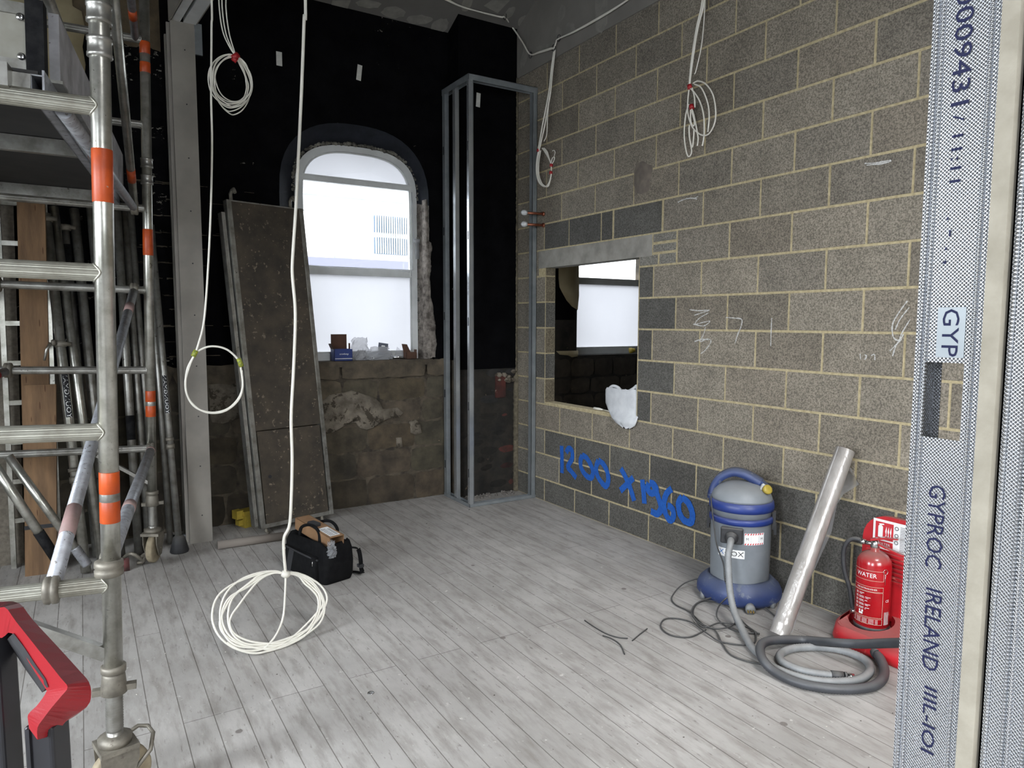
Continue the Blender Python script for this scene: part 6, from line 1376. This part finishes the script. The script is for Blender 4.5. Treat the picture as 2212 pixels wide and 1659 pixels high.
for a, b in ((1489, 188), (1493, 231)): mb.tube(q(a, b-4), q(a+2, b+4), .016, 10)
mb.build('tape_tie', redtape, c5)
# cable run clipped under the ceiling
run = thing('cable_run', 'white cables clipped along the sloping ceiling and wall board', 'cable run', tuple(on_ceiling(1088, 30)-Vector((0, 0, .02))))
mb = MB(); oc = lambda a, b: on_ceiling(a, b)-Vector((0, 0, .015)); ob2 = lambda a, b: onx(a, b, -.04)
for k in (0, 1): strand(mb, [oc(860+8*k, -36), oc(940+8*k, -14), oc(990, 8-k), oc(1030, 20), oc(1080, 32+k), oc(1091, 34), onx(1108, 60+k, -.06), onx(1128, 90, -.06), ob2(1145, 117), ob2(1165, 112+2*k), ob2(1190, 104+2*k), ob2(1197, 103), ob2(1201, 92), ob2(1206, 84), ob2(1240, 68+k), ob2(1290, 40+2*k), ob2(1340, 10+k), ob2(1380, -18)], .006)
mb.build('cable', cable_w, run)
mb = MB(); mb.smooth = True
for p, X_ in ((ob2(1146, 119), 0), (ob2(1207, 82), 0), (ob2(1196, 103), 0), (oc(1091, 32), 0)): mb.sweep([p+Vector((0, .022*math.cos(a), .026*math.sin(a))) for a in [2*PI*k/14 for k in range(14)]], .003, 6, closed=True)
mb.build('cable_clip', blackrub, run)

# ------------------------------------------------------------------ stud partition at the right, next to the camera
pt = thing('metal_stud', 'close knurled galvanised stud with navy printed numbers at right edge', 'metal stud', (-2.83, -5.25, 0), 'galvanised studs at the right edge')
def px_to(y_px, x_px, X): return onx(x_px, y_px, X)
XS = -2.862
yl = onx(1976, 829, XS).y; yr = onx(2126, 829, XS).y       # web edges
ZT = 3.4; sl0 = onx(2035, 783, XS).z; sl1 = onx(2035, 948, XS).z; sy0 = onx(1996, 868, XS).y; sy1 = onx(2078, 868, XS).y
mb = MB(); t = .0012
for z0, z1, a, b in ((0, sl1, yl, yr), (sl0, ZT, yl, yr), (sl1, sl0, yl, sy0), (sl1, sl0, sy1, yr)): mb.box((XS, min(a, b), z0), (XS+t, max(a, b), z1))
# folded edges: rolled bead, flanges running away to +x, returns
for yy, sgn in ((yl, 1), (yr, -1)):
    mb.box((XS, min(yy, yy+sgn*t), 0), (XS+.032, max(yy, yy+sgn*t), ZT)); mb.box((XS+.031, min(yy, yy-sgn*.006), 0), (XS+.032, max(yy, yy-sgn*.006), ZT))
mb.smooth = True
for yy in (yl-.003, yl-.0075, yr+.003, yr+.010): mb.sweep([(XS-.0004, yy, 0), (XS-.0004, yy, ZT)], .0018, 8)
ms = mb.build('stud_channel', knurl, pt)
ymid = (yl+yr)/2
def vt(s, zc, size, dy=0, sx=1):
    mb = MB(); text(mb, s, size, lambda x, y: Vector((XS-.0009, ymid+dy-y*.88, zc-x)), sx=sx); mb.build('printed_numbers', navymark, ms)
vt('0009431', onx(2060, 115, XS).z, .023, .004, 1.2); vt('/ 11:11', onx(2050, 330, XS).z, .014, .004, 1.5); vt('. - . ,', onx(2040, 520, XS).z, .016, .004, 1.4)
vt('GYPROC', onx(2010, 1135, XS).z, .022, .004, .84); vt('IRELAND', onx(2000, 1355, XS).z, .022, .002, .84); vt('IIIL-IOI', onx(1985, 1545, XS).z, .018, .0, 1.2); vt('008', onx(2060, -60, XS).z, .023, .004, 1.3)
mb = MB(); mb.box((XS-.0006, ymid-.011, onx(2045, 772, XS).z), (XS-.0002, ymid+.011, onx(2045, 664, XS).z)); mb.build('embossed_patch', steel_dk, ms)
mb = MB(); text(mb, 'GYP', .022, lambda x, y: Vector((XS-.0009, ymid+.001-y*.85, onx(2045, 718, XS).z-x)), sx=1.0); mb.build('embossed_name', navymark, ms)
yb0 = yr-.0015; yb1 = yb0-.0125
mb = MB(); mb.box((XS-.012, yb1, 0), (XS+.25, yb0, ZT)); mb.build('plasterboard_sheet', boardedge, None, 'plasterboard sheet seen edge on between two galvanised studs', 'plasterboard')
pt2 = thing('metal_stud', 'second knurled galvanised stud at the extreme right behind the plasterboard edge', 'metal stud', (-2.87, -5.31, 0), 'galvanised studs at the right edge')
mb = MB(); X2 = XS-.004; y2 = yb1-.001; y3 = y2-.036; mb.box((X2, y3, 0), (X2+t, y2, ZT)); mb.box((X2, y3-t, 0), (X2+.07, y3, ZT)); mb.box((X2, y2-t, 0), (X2+.045, y2, ZT)); mb.smooth = True
for yy in (y2-.004, y2-.016, y2-.020, y3+.006, y3+.001): mb.sweep([(X2-.0004, yy, 0), (X2-.0004, yy, ZT)], .0016, 8)
mb.build('stud_channel', knurl, pt2)
# head and floor track carrying the partition, and its dark backing beyond
mb = MB(); mb.box((XS-.02, y3, ZT), (0, yl, ZT+.04)); mb.build('head_track', steel_dk, None, 'galvanised head track over the stud partition', 'metal track')
# the header is carried by the next studs along
for i, x in enumerate((-2.2, -1.6, -1.0, -.4)): 
    if i < 0: pass

# ------------------------------------------------------------------ red handle of a trolley, bottom left
hd_ = thing('trolley', 'red plastic trolley handle on black legs close to the camera', 'trolley', (-3.6, -4.3, 0))
D0 = 1.12
def hp_(px, py, d_=D0): return atd(px, py, d_)
def bar(mb, P, w, h, d0=D0, dd=None):
    # P: list of (px,py) of the outer bar centre; box section with bevel
    pass
mb = MB(); mb.smooth = False
# outline polygons of the handle front (light) and the darker top bevel, given depth towards the viewer
outer = [(-70, 1345), (-40, 1316), (-5, 1318), (14, 1330), (62, 1400), (108, 1478), (112, 1492), (105, 1502), (62, 1545), (62, 1585), (78, 1592), (90, 1590)]
crest = [(-70, 1298), (-40, 1290), (2, 1308), (22, 1318), (80, 1395), (147, 1481), (150, 1484), (140, 1500), (84, 1560), (84, 1600)]
# prism along the contour: cross-section sweeps from inner edge to outer edge
inner = [(-70, 1372), (-30, 1360), (4, 1380), (14, 1372), (28, 1385), (62, 1440), (98, 1490), (60, 1546), (60, 1572)]
sec = [((-70, 1372), (-70, 1345), (-70, 1306)), ((-22, 1372), (-20, 1325), (-2, 1300)), ((4, 1378), (9, 1311), (41, 1303)), ((26, 1368), (34, 1342), (70, 1338)), ((62, 1430), (84, 1405), (122, 1394)),
 ((98, 1487), (130, 1463), (172, 1449)), ((100, 1494), (146, 1484), (192, 1473)), ((92, 1508), (134, 1502), (197, 1500)), ((78, 1526), (112, 1528), (188, 1526)), ((61, 1543), (94, 1552), (144, 1556)), ((61, 1560), (81, 1572), (130, 1578)), ((63, 1574), (81, 1598), (122, 1585))]
sec = [s_+((s_[2][0]-2, s_[2][1]+3),) for s_ in sec]
vs = []
sec = [tuple(tuple(q) for q in zip(*[iter(v_)]*2)) for v_ in zip(*[[c__.x if k_ == 0 else c__.y for c__ in col_] for i_ in range(4) for col_ in [spline([Vector((sc__[i_][0], sc__[i_][1], 0)) for sc__ in sec], 3)] for k_ in (0, 1)])]
for s_ in sec:
    a, b, c_, d_ = s_
    vs += [atd(*a, D0+.006), atd(*b, D0), atd(*c_, D0+.055), atd(*d_, D0+.065), atd(d_[0]-8, d_[1]+6, D0+.085), atd(a[0]+4, a[1]-4, D0+.075)]
n = len(sec); mb.add(vs, [(i*6+k, i*6+(k+1) % 6, (i+1)*6+(k+1) % 6, (i+1)*6+k) for i in range(n-1) for k in range(6)]+[tuple(range(6)), tuple((n-1)*6+k for k in range(6))][:2])
mb.build('handle_grip', redhandle, hd_)
mb = MB(); g = [((16, 1378), (25, 1368)), ((36, 1406), (48, 1398)), ((58, 1440), (70, 1432)), ((84, 1476), (94, 1466)), ((94, 1490), (100, 1484))]; vs = []
for a, b in g: vs += [atd(a[0]+4, a[1]-2, D0+.008), atd(b[0]+4, b[1], D0+.003), atd(b[0]+2, b[1]+6, D0+.07), atd(a[0]-3, a[1]+6, D0+.07)]
mb.add(vs, [(i*4+k, i*4+(k+1) % 4, (i+1)*4+(k+1) % 4, (i+1)*4+k) for i in range(4) for k in range(4)]+[(0, 1, 2, 3), (19, 18, 17, 16)]); mb.build('soft_grip', blackrub, hd_)
legm = mat('black_leg', (.014, .014, .016), (.02, .02, .024), 10, .35)
for (x0, x1) in ((65, 127), (-52, 8)):
    a = atd((x0+x1)/2, 1560 if x0 > 0 else 1350, D0+.045); w_ = (x1-x0)*(D0+.05)/FPX; mb = MB(); mb.M = Matrix.Translation((a.x, a.y, 0)) @ Matrix.Rotation(-.5527, 4, 'Z')
    mb.rbox((-w_/2, -.018, .30), (w_/2, .03, a.z), .006); mb.box((-w_/2+.008, -.022, .30), (-w_/2+.013, -.017, a.z)); mb.build('leg', legm, hd_)
a = atd(95, 1560, D0+.045); b = atd(-22, 1350, D0+.045)
mb = MB(); mb.M = Matrix.Translation(((a.x+b.x)/2, (a.y+b.y)/2, 0)) @ Matrix.Rotation(-.5527, 4, 'Z'); mb.rbox((-.20, -.10, .09), (.12, .16, .32), .02); mb.build('trolley_body', legm, hd_)
for s_ in (-.21, .13):
    k = MB(); k.M = mb.M; k.smooth = True; k.lathe([(.02, -.014), (.08, -.014), (.088, 0), (.08, .014), (.02, .014)], (s_, .1, .088), 24, axis=(1, 0, 0)); k.build('wheel', blackrub, hd_)
k = MB(); k.M = mb.M; k.box((-.18, -.09, 0), (-.14, -.05, .09)); k.box((.06, -.09, 0), (.10, -.05, .09)); k.build('foot', blackrub, hd_)
